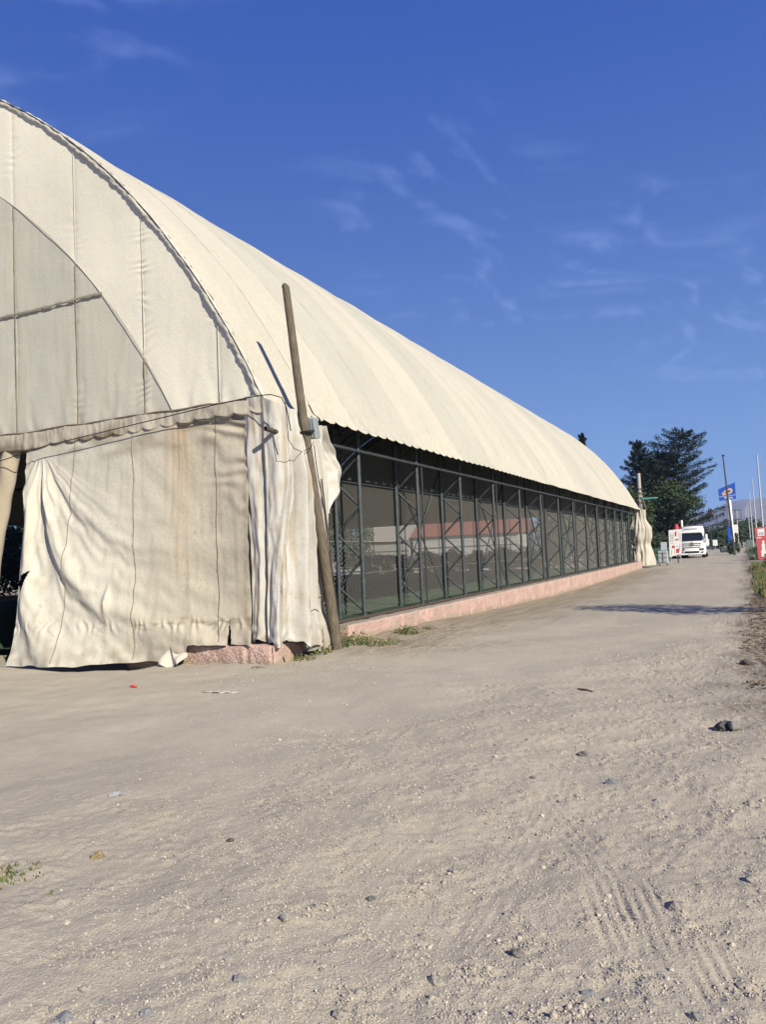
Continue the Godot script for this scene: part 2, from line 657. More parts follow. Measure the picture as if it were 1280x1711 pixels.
func roof_pt(a: float, r: float, z: float) -> Vector3:
	# a: angle from the vertical, positive towards +x
	return Vector3(CX + sin(a) * r, CY + cos(a) * r, z)

func make_hall() -> void:
	var hall := thing("sports_hall", "large cream fabric vaulted sports hall on steel lattice columns", "tent hall", Vector3(CX, 0, -33.0))
	# --- roof: cloth panels half a bay wide, with a welded lap between them
	var a_e := acos((3.98 - CY) / RO)
	var np := int(round((ZF - ZB) / (BAY * 0.5)))
	var pw := (ZF - ZB) / np
	var greenish := [2, 3, 6, 7, 12, 18, 19, 23]
	for k in np:
		var z0 := ZF - pw * k + (0.05 if k == 0 else 0.0)
		var z1 := z0 - pw
		var b := MB.new()
		var tint := rng.randf_range(0.975, 1.02)
		var base := Vector3(0.51, 0.48, 0.395) * tint
		if k in greenish:
			base = Vector3(0.458, 0.444, 0.37)
		var pos := func(u: float, v: float) -> Vector3:
			var z := lerpf(z0, z1, u)
			# v: 0 right eave .. 1 left eave, finer near the visible eave
			var a: float
			if v < 0.12:
				# hem: scalloped edge, then the first half metre of cloth
				var t := v / 0.12
				var lobe := absf(sin(PI * (z - ZF) / 0.432))
				var ye := 3.90 + 0.11 * (1.0 - pow(lobe, 0.7)) + 0.025 * n3(z * 0.4, 0.0, 3.0)
				var yy := lerpf(ye, 4.45, pow(t, 1.4))
				a = acos((yy - CY) / RO)
				var puff := (0.05 * pow(lobe, 0.6) + 0.02) * exp(-pow((yy - ye - 0.03) / 0.09, 2.0))
				var r0 := RO + puff + 0.010 * sin(TAU * (z - ZF) / 0.432) * exp(-(yy - ye) / 0.25)
				return roof_pt(a, r0, z)
			var a0 := acos((4.45 - CY) / RO)
			a = lerpf(a0, -a_e - 0.005, (v - 0.12) / 0.88)
			# cloth dips a little between the arches, small wind waves
			var ph := (z - ZC0) / BAY
			var dip := 0.022 * absf(sin(PI * ph)) * sm(ZF, ZF - 1.4, z)
			var r := RO - dip + 0.012 * n3(z * 0.8, a * 9.0, 2.0) + 0.005 * n3(z * 2.6, a * 30.0, 7.0)
			return roof_pt(a, r, z)
		var colf := func(p: Vector3) -> Color:
			var dirt := 0.22
			if p.y < 4.25:
				dirt = 0.5
			return cloth_col(p, base, dirt)
		b.grid(16, 150, pos, colf, Vector3(0.5, 0.8, 0))
		wpart("roof_panel", b, M.roof, hall)
		# welded lap at the joint
		var s := MB.new()
		var wid := 0.045
		var lap := func(u: float, v: float) -> Vector3:
			var z := z0 + lerpf(wid, -wid, u)
			var a := lerpf(acos((4.25 - CY) / RO), -a_e, v)
			var ph := (z - ZC0) / BAY
			return roof_pt(a, RO - 0.022 * absf(sin(PI * ph)) * sm(ZF, ZF - 1.4, z) + 0.012 * n3(z * 0.8, a * 9.0, 2.0) + 0.005 * n3(z * 2.6, a * 30.0, 7.0) + 0.003, z)
		if k > 0:
			var lc := base * 0.985
			s.grid(2, 90, lap, func(p: Vector3) -> Color: return Color(lc.x, lc.y, lc.z), Vector3(0.5, 0.8, 0))
			wpart("seam_lap", s, M.roof, hall)
	# --- wrinkled rope hem along the front arch
	var hem := MB.new()
	var hp := func(u: float, v: float) -> Vector3:
		var a := lerpf(a_e + 0.02, -a_e, v)
		var t := u * TAU
		var r := 0.054 + 0.012 * n3(u * 3.0, a * 95.0, 0.0) + 0.014 * n3(u * 6.0 + 9.0, a * 40.0, 4.0) + 0.008 * pow(absf(sin(a * 190.0 + u * 14.0 + 5.0 * n3(a * 26.0, 1.0, 1.0))), 0.7)
		if v < 0.06:
			r *= 1.0 + 0.15 * (1.0 - v / 0.06)
		var c := roof_pt(a, RO - 0.055, ZF - 0.022)
		var rad := Vector3(sin(a), cos(a), 0)
		return c + rad * (cos(t) * r) + Vector3(0, 0, 1) * (sin(t) * r)
	var hs := MB.new()
	hs.grid(18, 1300, hp, func(p: Vector3) -> Color: return cloth_col(p, Vector3(0.50, 0.485, 0.43), 0.9), Vector3(0, 0, 1))
	fix_tube_normals(hs, 18, 1300)
	wpart("rope_hem", hs, M.cloth, hall)
	# --- gable cloth in vertical widths
	var edges := PackedFloat32Array()
	var e := -7.45
	edges.append(-6.60)
	while e > -33.0:
		edges.append(e)
		e -= 1.53
	edges.append(-33.8)
	for k in edges.size() - 1:
		var x1 := edges[k]
		var x0 := edges[k + 1]
		var vis := x1 > -14.5
		var nu := 40 if vis else 8
		var nv := 110 if vis else 16
		var wave := func(x: float, y: float) -> float:
			var d := minf(absf(x - x0), absf(x - x1))
			var z := 0.030 * n3(x * 0.4, y * 0.4, 0.0) + 0.005 * n3(x * 1.3, y * 1.6, 3.0)
			z += 0.008 * exp(-d / 0.12) * sin(y * 34.0 + 6.0 * n3(x, y * 2.0, 9.0)) * maxf(0.0, 0.2 + n3(y * 1.1, x, 12.0))
			z += 0.010 * exp(-absf(y - 4.1) / 0.5) * sin(x * 11.0 + 3.0 * n3(x * 2.0, y, 1.0))
			return z - 0.010 * exp(-d / 0.05)
		# ring
		var ring := MB.new()
		ring.grid(nu, nv, func(u: float, v: float) -> Vector3:
			var x := lerpf(x0, x1, u)
			var y := lerpf(maxf(4.1, arc_y(x, RI)), maxf(4.1, arc_y(x, RO - 0.06)), v)
			return Vector3(x, y, ZF + wave.call(x, y)), func(p: Vector3) -> Color: return cloth_col(p, Vector3(0.67, 0.645, 0.545), 0.12), Vector3(0, 0, 1))
		wpart("gable_panel", ring, M.cloth, hall)
		if maxf(arc_y(x0, RI), arc_y(x1, RI)) > 4.12:
			var inn := MB.new()  # inner cloth, coloured darker and greyer than the ring
			var im := MB.new()
			inn.grid(nu, nv, func(u: float, v: float) -> Vector3:
				var x := lerpf(x0, x1, u)
				var y := lerpf(4.1, maxf(4.1, arc_y(x, RI)), v)
				return Vector3(x, y, ZF + wave.call(x, y) - 0.004), func(p: Vector3) -> Color:
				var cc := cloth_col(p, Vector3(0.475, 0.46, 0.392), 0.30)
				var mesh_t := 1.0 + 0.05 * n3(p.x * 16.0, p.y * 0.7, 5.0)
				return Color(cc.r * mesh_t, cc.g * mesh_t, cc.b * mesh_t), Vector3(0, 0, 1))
			wpart("gable_panel", inn, M.cloth, hall).set_meta("label", "greyer darker cloth under the inner arch")
		if k > 0:
			# stitched seam cord
			var sd := MB.new()
			var pts := PackedVector3Array()
			var rad := PackedFloat32Array()
			var top := arc_y(x1, RI)
			var yy := 4.1
			while yy < maxf(top, 4.2):
				pts.append(Vector3(x1 + 0.008 * n3(x1, yy * 3.0, 0), yy, ZF + 0.008))
				rad.append(0.011 + 0.004 * n3(x1, yy * 9.0, 3.0))
				yy += 0.12
			if pts.size() > 3:
				sd.tube(pts, rad, 5)
				wpart("seam_cord", sd, M.seam, hall)
			var su := MB.new()
			var pu := PackedVector3Array()
			var ru := PackedFloat32Array()
			yy = maxf(top, 4.15)
			while yy < arc_y(x1, RO) - 0.12:
				pu.append(Vector3(x1, yy, ZF - 0.002))
				ru.append(0.007)
				yy += 0.2
			if pu.size() > 2:
				su.col = Color(0.36, 0.33, 0.27)
				su.tube(pu, ru, 4)
				wpart("seam_cord", su, M.vc, hall)
	# edge cord between ring and inner cloth, and the horizontal repair seam
	var ec := MB.new()
	var ep := PackedVector3Array()
	var er := PackedFloat32Array()
	for k in 161:
		var a := lerpf(acos((4.1 - CY) / RI), -acos((4.1 - CY) / RI), k / 160.0)
		ep.append(roof_pt(a, RI, ZF + 0.012))
		er.append(0.006)
	ec.col = Color(0.36, 0.34, 0.28)
	ec.tube(ep, er, 5)
	wpart("arch_seam", ec, M.vc, hall)
	var hsm := MB.new()
	hsm.grid(260, 3, func(u: float, v: float) -> Vector3:
		var x := lerpf(-14.5, -9.86, u)
		return Vector3(x, 6.355 + 0.012 * n3(x * 3.0, 0, 0) + (v - 0.5) * (0.05 + 0.03 * n3(x * 6.0, 2.0, 0)), ZF + 0.028 + 0.030 * n3(x * 0.4, 2.54, 0.0) + 0.012 * sin(v * PI)), func(p: Vector3) -> Color: return cloth_col(p, Vector3(0.26, 0.24, 0.195), 0.9), Vector3(0, 0, 1))
	wpart("repair_seam", hsm, M.cloth, hall)
	# --- scalloped valance under the gable
	var va := MB.new()
	va.grid(640, 26, func(u: float, v: float) -> Vector3:
		var x := lerpf(-14.5, -6.62, u)
		var fade := sm(-11.5, -11.0, x)
		var per := 0.36
		var lobe := absf(sin(PI * x / per + 0.8 * n3(x * 0.7, 2.0, 2.0)))
		var ye := 3.785 + 0.02 * n3(x * 0.8, 0, 0) + fade * (0.02 + 0.06 * (1.0 - pow(lobe, 0.8))) + 0.06 * sm(-9.5, -7.0, x)
		var y := lerpf(4.13, ye, v)
		var z := ZF + 0.035 + 0.025 * v + 0.015 * n3(x * 1.3, y * 1.5, 0) + fade * 0.012 * sin(TAU * x / per) * v * v + 0.006 * n3(x * 9.0, y * 5.0, 2.0)
		if v > 0.93:
			z -= (v - 0.93) * 0.5
		return Vector3(x, y, z), func(p: Vector3) -> Color:
		var cc := cloth_col(p, Vector3(0.44, 0.41, 0.34), 1.0)
		var g := n3(p.x * 1.1, p.y * 3.0, 14.0) + 0.6 * n3(p.x * 8.0, p.y * 1.2, 3.0)
		var soak := clampf(0.32 + g * 0.5 - absf(p.y - 3.84) * 1.0, 0.0, 0.8)
		var dk := clampf(0.25 + g * 0.8, 0.0, 0.75) * sm(3.98, 3.82, p.y)
		cc = cc.lerp(Color(0.145, 0.115, 0.075), clampf(soak * 0.65 + dk * 0.65, 0.0, 0.8))
		return cc, Vector3(0, 0, 1))
	wpart("valance", va, M.cloth, hall)
	# hem cord at the top of the valance
	var hc := MB.new()
	var cp := PackedVector3Array()
	var crd := PackedFloat32Array()
	for k in 120:
		var x := lerpf(-14.5, -6.9, k / 119.0)
		cp.append(Vector3(x, 4.12 + 0.015 * n3(x * 1.5, 0, 0), ZF + 0.045))
		crd.append(0.012 + 0.006 * n3(x * 8.0, 1, 1))
	hc.col = Color(0.22, 0.19, 0.14)
	hc.tube(cp, crd, 5)
	wpart("hem_cord", hc, M.vc, hall)
	# --- back gable, closed down to the ground, and the far part of the front
	var bg := MB.new()
	bg.grid(30, 12, func(u: float, v: float) -> Vector3:
		var x := lerpf(-33.8, XE, u)
		return Vector3(x, lerpf(3.85, maxf(3.86, arc_y(x, RO - 0.02)), v), ZB), func(p: Vector3) -> Color: return cloth_col(p, Vector3(0.51, 0.48, 0.395), 0.3), Vector3(0, 0, 1))
	wpart("back_gable", bg, M.cloth, hall)
	var fl := MB.new()
	fl.grid(60, 8, func(u: float, v: float) -> Vector3:
		var x := lerpf(-33.8, -14.45, u)
		return Vector3(x, lerpf(0.06, 4.12, v), ZF + 0.05 + 0.05 * sin(x * 5.0)), func(p: Vector3) -> Color: return cloth_col(p, Vector3(0.50, 0.48, 0.41), 0.6), Vector3(0, 0, 1))
	wpart("front_skirt", fl, M.cloth, hall)
	# --- lattice columns on both long sides, arches over them
	var chord := MB.new()
	chord.rod(Vector3(0, 0.36, 0), Vector3(0, 4.35, 0), 0.043, 10)
	var chord_m := chord.mesh()
	var plate := MB.new()
	plate.box(Vector3(0, 0.37, 0), Vector3(0.16, 0.02, 0.16), 0.004)
	var plate_m := plate.mesh()
	var yo := [0.50, 1.52, 2.57, 3.60]
	var yi := [0.98, 2.05, 3.10]
	var braces := []
	for k in 3:
		for s in 2:
			var bb := MB.new()
			bb.rod(Vector3(0.0, yo[k + s], 0.0), Vector3(-0.55, yi[k], 0.0), 0.026, 6)
			braces.append(bb.mesh())
	for side in 2:
		var xo := -6.90 if side == 0 else CX * 2.0 + 6.90
		for k in NCOL:
			var col := Node3D.new()
			col.name = "lattice_column"
			hall.add_child(col, true)
			col.position = Vector3(xo - CX, 0, ZC0 - BAY * k + 33.0)
			if side == 1:
				col.rotation.y = PI
			lpart("chord", chord_m, M.steel, col)
			lpart("chord", chord_m, M.steel, col, Vector3(-0.55, 0, 0))
			for br in braces:
				lpart("brace", br, M.steel, col)
			lpart("base_plate", plate_m, M.steel_dark, col)
	# arches: two chords each and web members
	var arch := MB.new()
	for rr in [RO - 0.12, RO - 0.62]:
		var pts := PackedVector3Array()
		var rd := PackedFloat32Array()
		for k in 41:
			pts.append(roof_pt(lerpf(-1.13, 1.13, k / 40.0), rr, 0.0))
			rd.append(0.034)
		arch.tube(pts, rd, 6)
	for k in 40:
		arch.rod(roof_pt(lerpf(-1.12, 1.12, k / 40.0), RO - (0.12 if k % 2 == 0 else 0.62), 0), roof_pt(lerpf(-1.12, 1.12, (k + 1) / 40.0), RO - (0.62 if k % 2 == 0 else 0.12), 0), 0.016, 4)
	var arch_m := arch.mesh()
	for k in NCOL:
		lpart("arch_truss", arch_m, M.steel, hall, Vector3(-CX, 0, ZC0 - BAY * k + 33.0))
	# purlins under the roof
	for k in 11:
		var pb := MB.new()
		var a := lerpf(-1.0, 1.0, k / 10.0)
		pb.rod(roof_pt(a, RO - 0.66, ZF - 0.3), roof_pt(a, RO - 0.66, ZB + 0.3), 0.03, 6)
		wpart("purlin", pb, M.steel, hall)
	# rails along the near side
	var er1 := MB.new()
	er1.rod(Vector3(-6.83, 3.67, -11.6), Vector3(-6.83, 3.67, ZB + 0.3), 0.032, 8)
	wpart("eave_rail", er1, M.steel, hall)
	var er2 := MB.new()
	er2.box(Vector3(-6.90, 0.395, (-12.0 + ZB) * 0.5), Vector3(0.09, 0.05, absf(ZB + 12.0) - 0.3), 0.006)
	wpart("base_rail", er2, M.rail_rust, hall)
	var er3 := MB.new()
	er3.rod(Vector3(CX * 2 + 6.83, 3.67, -11.0), Vector3(CX * 2 + 6.83, 3.67, ZB + 0.3), 0.032, 6)
	wpart("eave_rail", er3, M.steel, hall)
	# drop rods beside every second column, cross bracing in every second bay
	for k in range(0, NCOL, 2):
		var z := ZC0 - BAY * k
		var dr := MB.new()
		dr.rod(Vector3(-6.84, 0.36, z - 0.16), Vector3(-6.84, 4.2, z - 0.16), 0.020, 6)
		wpart("drop_rod", dr, M.steel_dark, hall)
		if k + 1 < NCOL:
			for s in 2:
				var xb := MB.new()
				xb.rod(Vector3(-7.50, 0.55 if s == 0 else 3.75, z), Vector3(-7.50 - 0.03 * s, 3.75 if s == 0 else 0.55, z - BAY), 0.022, 6)
				wpart("cross_brace", xb, M.steel, hall)

func fix_tube_normals(b: MB, nu: int, nv: int) -> void:
	# normals of a closed tube grid point away from its axis
	var w := nu + 1
	for r in nv + 1:
		var c := Vector3.ZERO
		for k in nu:
			c += b.v[r * w + k]
		c /= nu
		for k in w:
			var q := r * w + k
			if b.n[q].dot(b.v[q] - c) < 0.0:
				b.n[q] = -b.n[q]
		var avg := (b.n[r * w] + b.n[r * w + nu]).normalized()
		b.n[r * w] = avg
		b.n[r * w + nu] = avg
	var idx := b.i.duplicate()
	b.i.clear()
	for k in range(0, idx.size(), 3):
		b.tri(idx[k], idx[k + 1], idx[k + 2])

# ---------------------------------------------------------------- nets
func make_nets() -> void:
	var pit := 0.10
	for side in 2:
		var nt: Node3D
		var x0 := -7.53
		if side == 0:
			nt = thing("chain_link_fence", "tall chain link fence behind the grey columns beside the road", "fence", Vector3(x0, 0.36, -33.0))
		else:
			x0 = CX * 2.0 + 7.53
			nt = thing("chain_link_fence", "chain link fence along the far side of the turf pitch", "fence", Vector3(x0, 0.36, -33.0))
			pit = 0.15
		var yb := 0.38
		var yt := 3.95
		var h := yt - yb
		var b := MB.new()
		# one bay of woven wire: zig-zag wires in two planes, square section
		var wr := 0.0032 if side == 0 else 0.003
		b.col = Color(1, 1, 1)
		var m := int((BAY + h) / pit) + 1
		for k in m:
			for s in 2:
				# wires at 45 degrees clipped to the bay
				var c := -h + k * pit
				var z0 := maxf(0.0, c)
				var z1 := minf(BAY, c + h)
				if z1 - z0 < 0.02:
					continue
				var ya := yb + (z0 - c)
				var yc := yb + (z1 - c)
				if s == 1:
					ya = yt - (z0 - c)
					yc = yt - (z1 - c)
				var p := Vector3(0.004 * (1 if s == 0 else -1), ya, -z0)
				var q := Vector3(0.004 * (1 if s == 0 else -1), yc, -z1)
				b.tube(PackedVector3Array([p, q]), PackedFloat32Array([wr, wr]), 4, false)
		var ms := b.mesh()
		for k in NCOL - 1:
			var o := lpart("wire_mesh", ms, M.wire, nt, Vector3(0, -0.36, ZC0 - BAY * k + 33.0))
			o.set_meta("kind", "stuff")
		for y in ([1.22, 1.90] if side == 0 else [1.9]):
			var wl := MB.new()
			var pts := PackedVector3Array()
			var rd := PackedFloat32Array()
			for k in 120:
				pts.append(Vector3(x0 + 0.02, y + 0.02 * n3(k * 0.3, y, 0), lerpf(ZC0, ZB + 0.4, k / 119.0)))
				rd.append(0.006)
			wl.tube(pts, rd, 4)
			wpart("tension_wire", wl, M.wire, nt)
		var tb := MB.new()
		tb.rod(Vector3(x0 + 0.03, 3.16, ZC0), Vector3(x0 + 0.03, 3.16, ZB + 0.4), 0.022, 6)
		wpart("net_rail", tb, M.steel, nt)

	# net across the open back end
	var bn := thing("chain_link_fence", "chain link fence across the open back end before the sheds", "fence", Vector3(CX, 0.1, ZB + 0.2))
	var nb := MB.new()
	var wn := 26.0
	var hn := 3.6
	for k in int((wn + hn) / 0.15):
		for s in 2:
			var c := -hn + k * 0.15
			var a0 := maxf(0.0, c)
			var a1 := minf(wn, c + hn)
			if a1 - a0 < 0.02:
				continue
			var ya := 0.2 + (a0 - c)
			var yc := 0.2 + (a1 - c)
			if s == 1:
				ya = 4.0 - ya
				yc = 4.0 - yc
			nb.tube(PackedVector3Array([Vector3(-33.3 + a0, ya, ZB + 0.2 + 0.004 * s), Vector3(-33.3 + a1, yc, ZB + 0.2 + 0.004 * s)]), PackedFloat32Array([0.003, 0.003]), 4, false)
	wpart("wire_mesh", nb, M.wire, bn).set_meta("kind", "stuff")
	for k in 10:
		var ps := MB.new()
		ps.rod(Vector3(-33.0 + k * 2.85, 0.0, ZB + 0.12), Vector3(-33.0 + k * 2.85, 4.0, ZB + 0.12), 0.04, 8)
		wpart("post", ps, M.steel, bn)

# ---------------------------------------------------------------- pink rough-cast kerb walls
func kerb_col(p: Vector3) -> Color:
	var base := Vector3(0.49, 0.335, 0.285)
	var k := 1.0 + 0.10 * n3(p.x * 1.2, p.y * 1.2, p.z * 1.2) + 0.08 * n3(p.x * 9.0, p.y * 9.0, p.z * 9.0)
	var c := base * k
	# paint gone, bare plaster
	var w := n3(p.x * 2.2 + 7.0, p.y * 3.0, p.z * 2.2) + 0.5 * n3(p.x * 8.0, p.y * 8.0, p.z * 8.0)
	c = c.lerp(Vector3(0.36, 0.32, 0.27), sm(0.6, 0.85, w))
	c = c.lerp(Vector3(0.62, 0.44, 0.38) * k, sm(0.1, 0.5, n3(p.x * 5.0, p.y * 2.0, p.z * 5.0 + 50.0)) * 0.5)
	# dust and earth splashed on the foot
	var foot := ground_h(p.x, p.z) + 0.07 + 0.07 * n3(p.x * 5.0, 0, p.z * 5.0)
	if p.y < foot:
		c = c.lerp(Vector3(0.33, 0.27, 0.2), 0.7)
	if p.y > 0.347:
		c = c.lerp(Vector3(0.33, 0.295, 0.245), 0.85)
	return Color(c.x, c.y, c.z)

func kerb_profile(b: MB, a: Vector3, e: Vector3, out: Vector3, wid: float, top: float, caps: bool, step: float) -> void:
	# a..e runs along the outer face at the ground, out is its outward normal
	var len := a.distance_to(e)
	var nu := int(len / step)
	var foot := -0.35
	var prof := [[0.0, foot], [0.0, foot + 0.2]]
	var m := 12
	for k in m + 1:
		prof.append([0.0, lerpf(-0.15, top - 0.03, float(k) / m)])
	prof.append_array([[-0.010, top - 0.008], [-0.04, top], [-0.15, top], [-0.3, top], [-wid + 0.03, top], [-wid, top - 0.03], [-wid, foot]])
	var nv := prof.size() - 1
	b.grid(nu, nv, func(u: float, v: float) -> Vector3:
		var q: Array = prof[int(round(v * nv))]
		var p := a.lerp(e, u)
		var r := p + out * float(q[0]) + Vector3(0, q[1], 0)
		var cast := 0.011 * n3(r.x * 16.0, r.y * 16.0, r.z * 16.0) + 0.015 * n3(r.x * 2.5, r.y * 2.5, r.z * 2.5)
		var endn := minf(u, 1.0 - u) * len
		if endn < 0.05:
			cast -= 0.02
		# shrinkage joints
		var run := u * len
		var jt := absf(fposmod(run + 1.1 * n3(floorf(run / 5.3), 3.0, 1.0), 5.3) - 2.6)
		cast -= 0.03 * maxf(0.0, 1.0 - jt / 0.05)
		r += out * cast
		if q[1] > 0.2:
			r.y += 0.012 * n3(r.x * 1.8, 4.0, r.z * 1.8) - 0.02 * maxf(0.0, n3(r.x * 4.0, 0.0, r.z * 4.0) - 0.25)
		return r, func(p: Vector3) -> Color: return kerb_col(p), out + Vector3(0, 0.6, 0))
	# recompute facing for the inner wall and top
	if caps:
		for s in 2:
			var p := a if s == 0 else e
			var nn := (a - e).normalized() * (1.0 if s == 0 else -1.0)
			var st := b.v.size()
			for k in prof.size():
				var r: Vector3 = p + out * float(prof[k][0]) + Vector3(0, prof[k][1], 0) + nn * 0.004 * n3(k, s, 1)
				b.vert(r, nn, kerb_col(r + nn * 0.01))
			var ce := b.vert(p - out * wid * 0.5 + Vector3(0, top * 0.4, 0) + nn * 0.02, nn, kerb_col(p))
			for k in prof.size() - 1:
				b.tri(ce, st + k, st + k + 1)

func make_kerbs() -> void:
	var k1 := MB.new()
	kerb_profile(k1, Vector3(-6.55, 0, -12.35), Vector3(-6.55, 0, ZB - 0.3), Vector3(1, 0, 0), 0.55, 0.36, true, 0.045)
	var side := thing("kerb_wall", "long low pink roughcast wall under the fence beside the road", "low wall", Vector3(-6.8, -0.1, -34.0))
	wpart("roughcast", k1, M.pink, side)
	var k2 := MB.new()
	kerb_profile(k2, Vector3(-9.4, 0, -9.86), Vector3(-6.52, 0, -9.86), Vector3(0, 0, 1), 0.5, 0.31, true, 0.03)
	var k3 := MB.new()
	kerb_profile(k3, Vector3(-6.54, 0, -9.90), Vector3(-6.54, 0, -11.1), Vector3(1, 0, 0), 0.5, 0.308, true, 0.03)
	var cor := thing("kerb_wall", "short chipped pink kerb corner under the beige entrance tarpaulin", "low wall", Vector3(-7.2, 0, -10.1))
	wpart("roughcast", k2, M.pink, cor)
	wpart("roughcast", k3, M.pink, cor)
	var k4 := MB.new()
	kerb_profile(k4, Vector3(CX * 2 + 6.55, 0, -10.5), Vector3(CX * 2 + 6.55, 0, ZB - 0.3), Vector3(1, 0, 0), 0.45, 0.36, true, 0.3)
	var far := thing("kerb_wall", "low wall on the far side of the turf pitch", "low wall", Vector3(CX * 2 + 6.4, -0.1, -34.0))
	wpart("roughcast", k4, M.pink, far)
	var t := MB.new()
	t.grid(20, 20, func(u: float, v: float) -> Vector3: return Vector3(lerpf(CX * 2 + 6.6, -7.05, u), 0.09, lerpf(ZF - 0.6, ZB, v)), func(_p: Vector3) -> Color: return Color(1, 1, 1), Vector3.UP)
	single("turf_pitch", t, M.turf, "dark green artificial turf pitch inside the hall", "ground", "", "structure")

# ---------------------------------------------------------------- curtains
func make_curtains() -> void:
	# entrance tarpaulin, gathered at its upper left corner
	var G := Vector3(-11.45, 3.76, -9.97)
	var tri_a := hit(31, 973, 2, -9.55)
	var tri_b := hit(56, 953, 2, -9.55)
	var tri_c := hit(51, 1003, 2, -9.55)
	var ct := thing("entrance_curtain", "stained beige tarpaulin over the entrance, gathered at one top corner", "tarpaulin", Vector3(-9.2, 0.02, -9.7))
	var pos := func(u: float, v: float) -> Vector3:
		var xl := lerpf(-11.80, -11.35, sm(0.0, 1.0, v))
		var xr := -6.91 + 0.02 * sin(v * 9.0)
		var x := lerpf(xl, xr, u)
		var foot := 0.012 + 0.05 * sm(0.35, 0.7, u) + 0.03 * n3(u * 9.0, 0, 0)
		foot = lerpf(foot, 0.315 + 0.02 * n3(u * 22.0, 3.0, 0), sm(0.725, 0.75, u))
		foot += 0.05 * exp(-pow((u - 0.715) / 0.02, 2.0))
		var topy := lerpf(3.74, 3.95, sm(0.0, 0.10, u))
		var y := lerpf(topy, foot, v)
		var X := x - G.x
		var Y := maxf(0.0, G.y - y)
		var r := sqrt(X * X + Y * Y)
		var th := atan2(X, maxf(Y, 0.02))
		var flare := pow(v, 1.35) * lerpf(0.85, 0.12, sm(-0.05, 0.85, u))
		var z := -9.99 + flare + 0.10 * sm(0.9, 1.0, v) * (1.0 - u) * 0.3
		# pleats fanning out from the gathered corner
		var bend := th + 0.12 * sin(r * 0.9) - 0.05 * r
		var env := sm(0.05, 1.1, r) * exp(-pow(maxf(0.0, bend - 0.30) / 0.55, 2.0)) * (1.0 - 0.45 * sm(2.4, 3.8, r))
		var pl := 0.15 * pow(absf(sin(bend * 7.4 + 0.9)), 1.6) + 0.055 * sin(bend * 17.0 + 1.1) + 0.022 * sin(bend * 33.0 + 2.0 * n3(x, y, 0)) + 0.008 * sin(bend * 71.0 + 3.0 * n3(x * 2.0, y, 0))
		z += pl * env * (0.25 + 0.75 * sm(0.0, 0.07, u))
		# broad belly and sags towards the right hand seam
		var q := sm(0.15, 0.55, u)
		z += q * (0.05 * n3(x * 0.5, y * 0.5, 3.0) + 0.010 * n3((x + y) * 1.5, (y - x) * 0.35, 5.0))
		# fine drawn lines running out of the gathers
		z += 0.010 * sm(0.3, 1.2, r) * exp(-pow((bend - 0.45) / 0.5, 2.0)) * pow(maxf(0.0, n3(bend * 9.0, r * 0.35, 25.0)), 1.5)
		# drawn wrinkles near the top right
		z += 0.022 * sm(0.75, 1.0, u) * sm(0.55, 0.0, v) * sin(y * 23.0 + x * 6.0 + 4.0 * n3(x * 1.3, y * 1.3, 8.0))
		# crease bundle low down
		z += 0.010 * exp(-pow((y - 0.62) / 0.10, 2.0)) * sin(x * 36.0 + 5.0 * n3(x * 3.0, y * 3.0, 6.0))
		z += 0.012 * sm(0.86, 1.0, v) * n3(x * 5.0, y * 5.0, 6.0) + 0.0015 * n3(x * 9.0, y * 9.0, 1.0)
		# pinched dart
		var dx := x + 9.55
		z += 0.06 * exp(-pow(dx / 0.05, 2.0)) * exp(-pow((y - 1.05) / 0.22, 2.0))
		return Vector3(x, y, z)
	var colf := func(p: Vector3) -> Color:
		var u := (p.x + 11.6) / 4.65
		var base := Vector3(0.50, 0.48, 0.41).lerp(Vector3(0.485, 0.44, 0.355), sm(0.35, 0.8, u))
		var cc := cloth_col(p, base, 0.85)
		# rust runs
		var rs := exp(-pow((p.x + 8.28) / 0.20, 2.0)) * (0.45 + 0.55 * n3(p.x * 14.0, p.y * 0.6, 0)) * sm(0.8, 3.6, p.y)
		cc = cc.lerp(Color(0.36, 0.22, 0.095), clampf(rs * 0.95, 0, 0.75))
		var lc := exp(-pow((p.x + 6.98 + 0.03 * n3(p.y * 4.0, 0, 0)) / 0.05, 2.0)) * (0.55 + 0.45 * n3(p.x * 9.0, p.y * 7.0, 4.0))
		cc = cc.lerp(Color(0.27, 0.21, 0.135), clampf(lc, 0, 0.7))
		# water marks and grime bands
		var gb := exp(-pow((p.y - 0.66 - 0.05 * n3(p.x * 2.0, 0, 0)) / 0.05, 2.0)) * maxf(0.0, 0.35 + n3(p.x * 6.0, p.y * 14.0, 2.0))
		cc = cc.lerp(Color(0.24, 0.195, 0.13), clampf(gb * sm(0.45, 0.65, u), 0, 0.7))
		var gt := maxf(0.0, 0.25 + n3(p.x * 1.6, p.y * 4.0, 21.0)) * sm(3.3, 3.7, p.y) * sm(0.06, 0.16, u)
		cc = cc.lerp(Color(0.25, 0.215, 0.155), clampf(gt, 0, 0.6))
		var bt := maxf(0.0, 0.5 + n3(p.x * 3.5, p.y * 5.0, 31.0)) * sm(0.5, 0.1, p.y)
		cc = cc.lerp(Color(0.33, 0.285, 0.22), clampf(bt * 0.7, 0, 0.55))
		return cc
	var skip := func(p: Vector3) -> bool:
		# torn hole, and the slit near the kerb
		var a := Vector2(tri_a.x, tri_a.y)
		var b := Vector2(tri_b.x, tri_b.y)
		var c := Vector2(tri_c.x, tri_c.y)
		var o := Vector2(p.x, p.y)
		if Geometry2D.point_is_inside_triangle(o, a, b, c):
			return true
		var sx := -7.30 + 0.02 * (p.y - 0.3)
		return p.y < 0.72 and absf(p.x - sx) < 0.05 * (0.72 - p.y) / 0.4 * 0.75
	var cm := MB.new()
	cm.grid(330, 270, pos, colf, Vector3(0, 0, 1), skip)
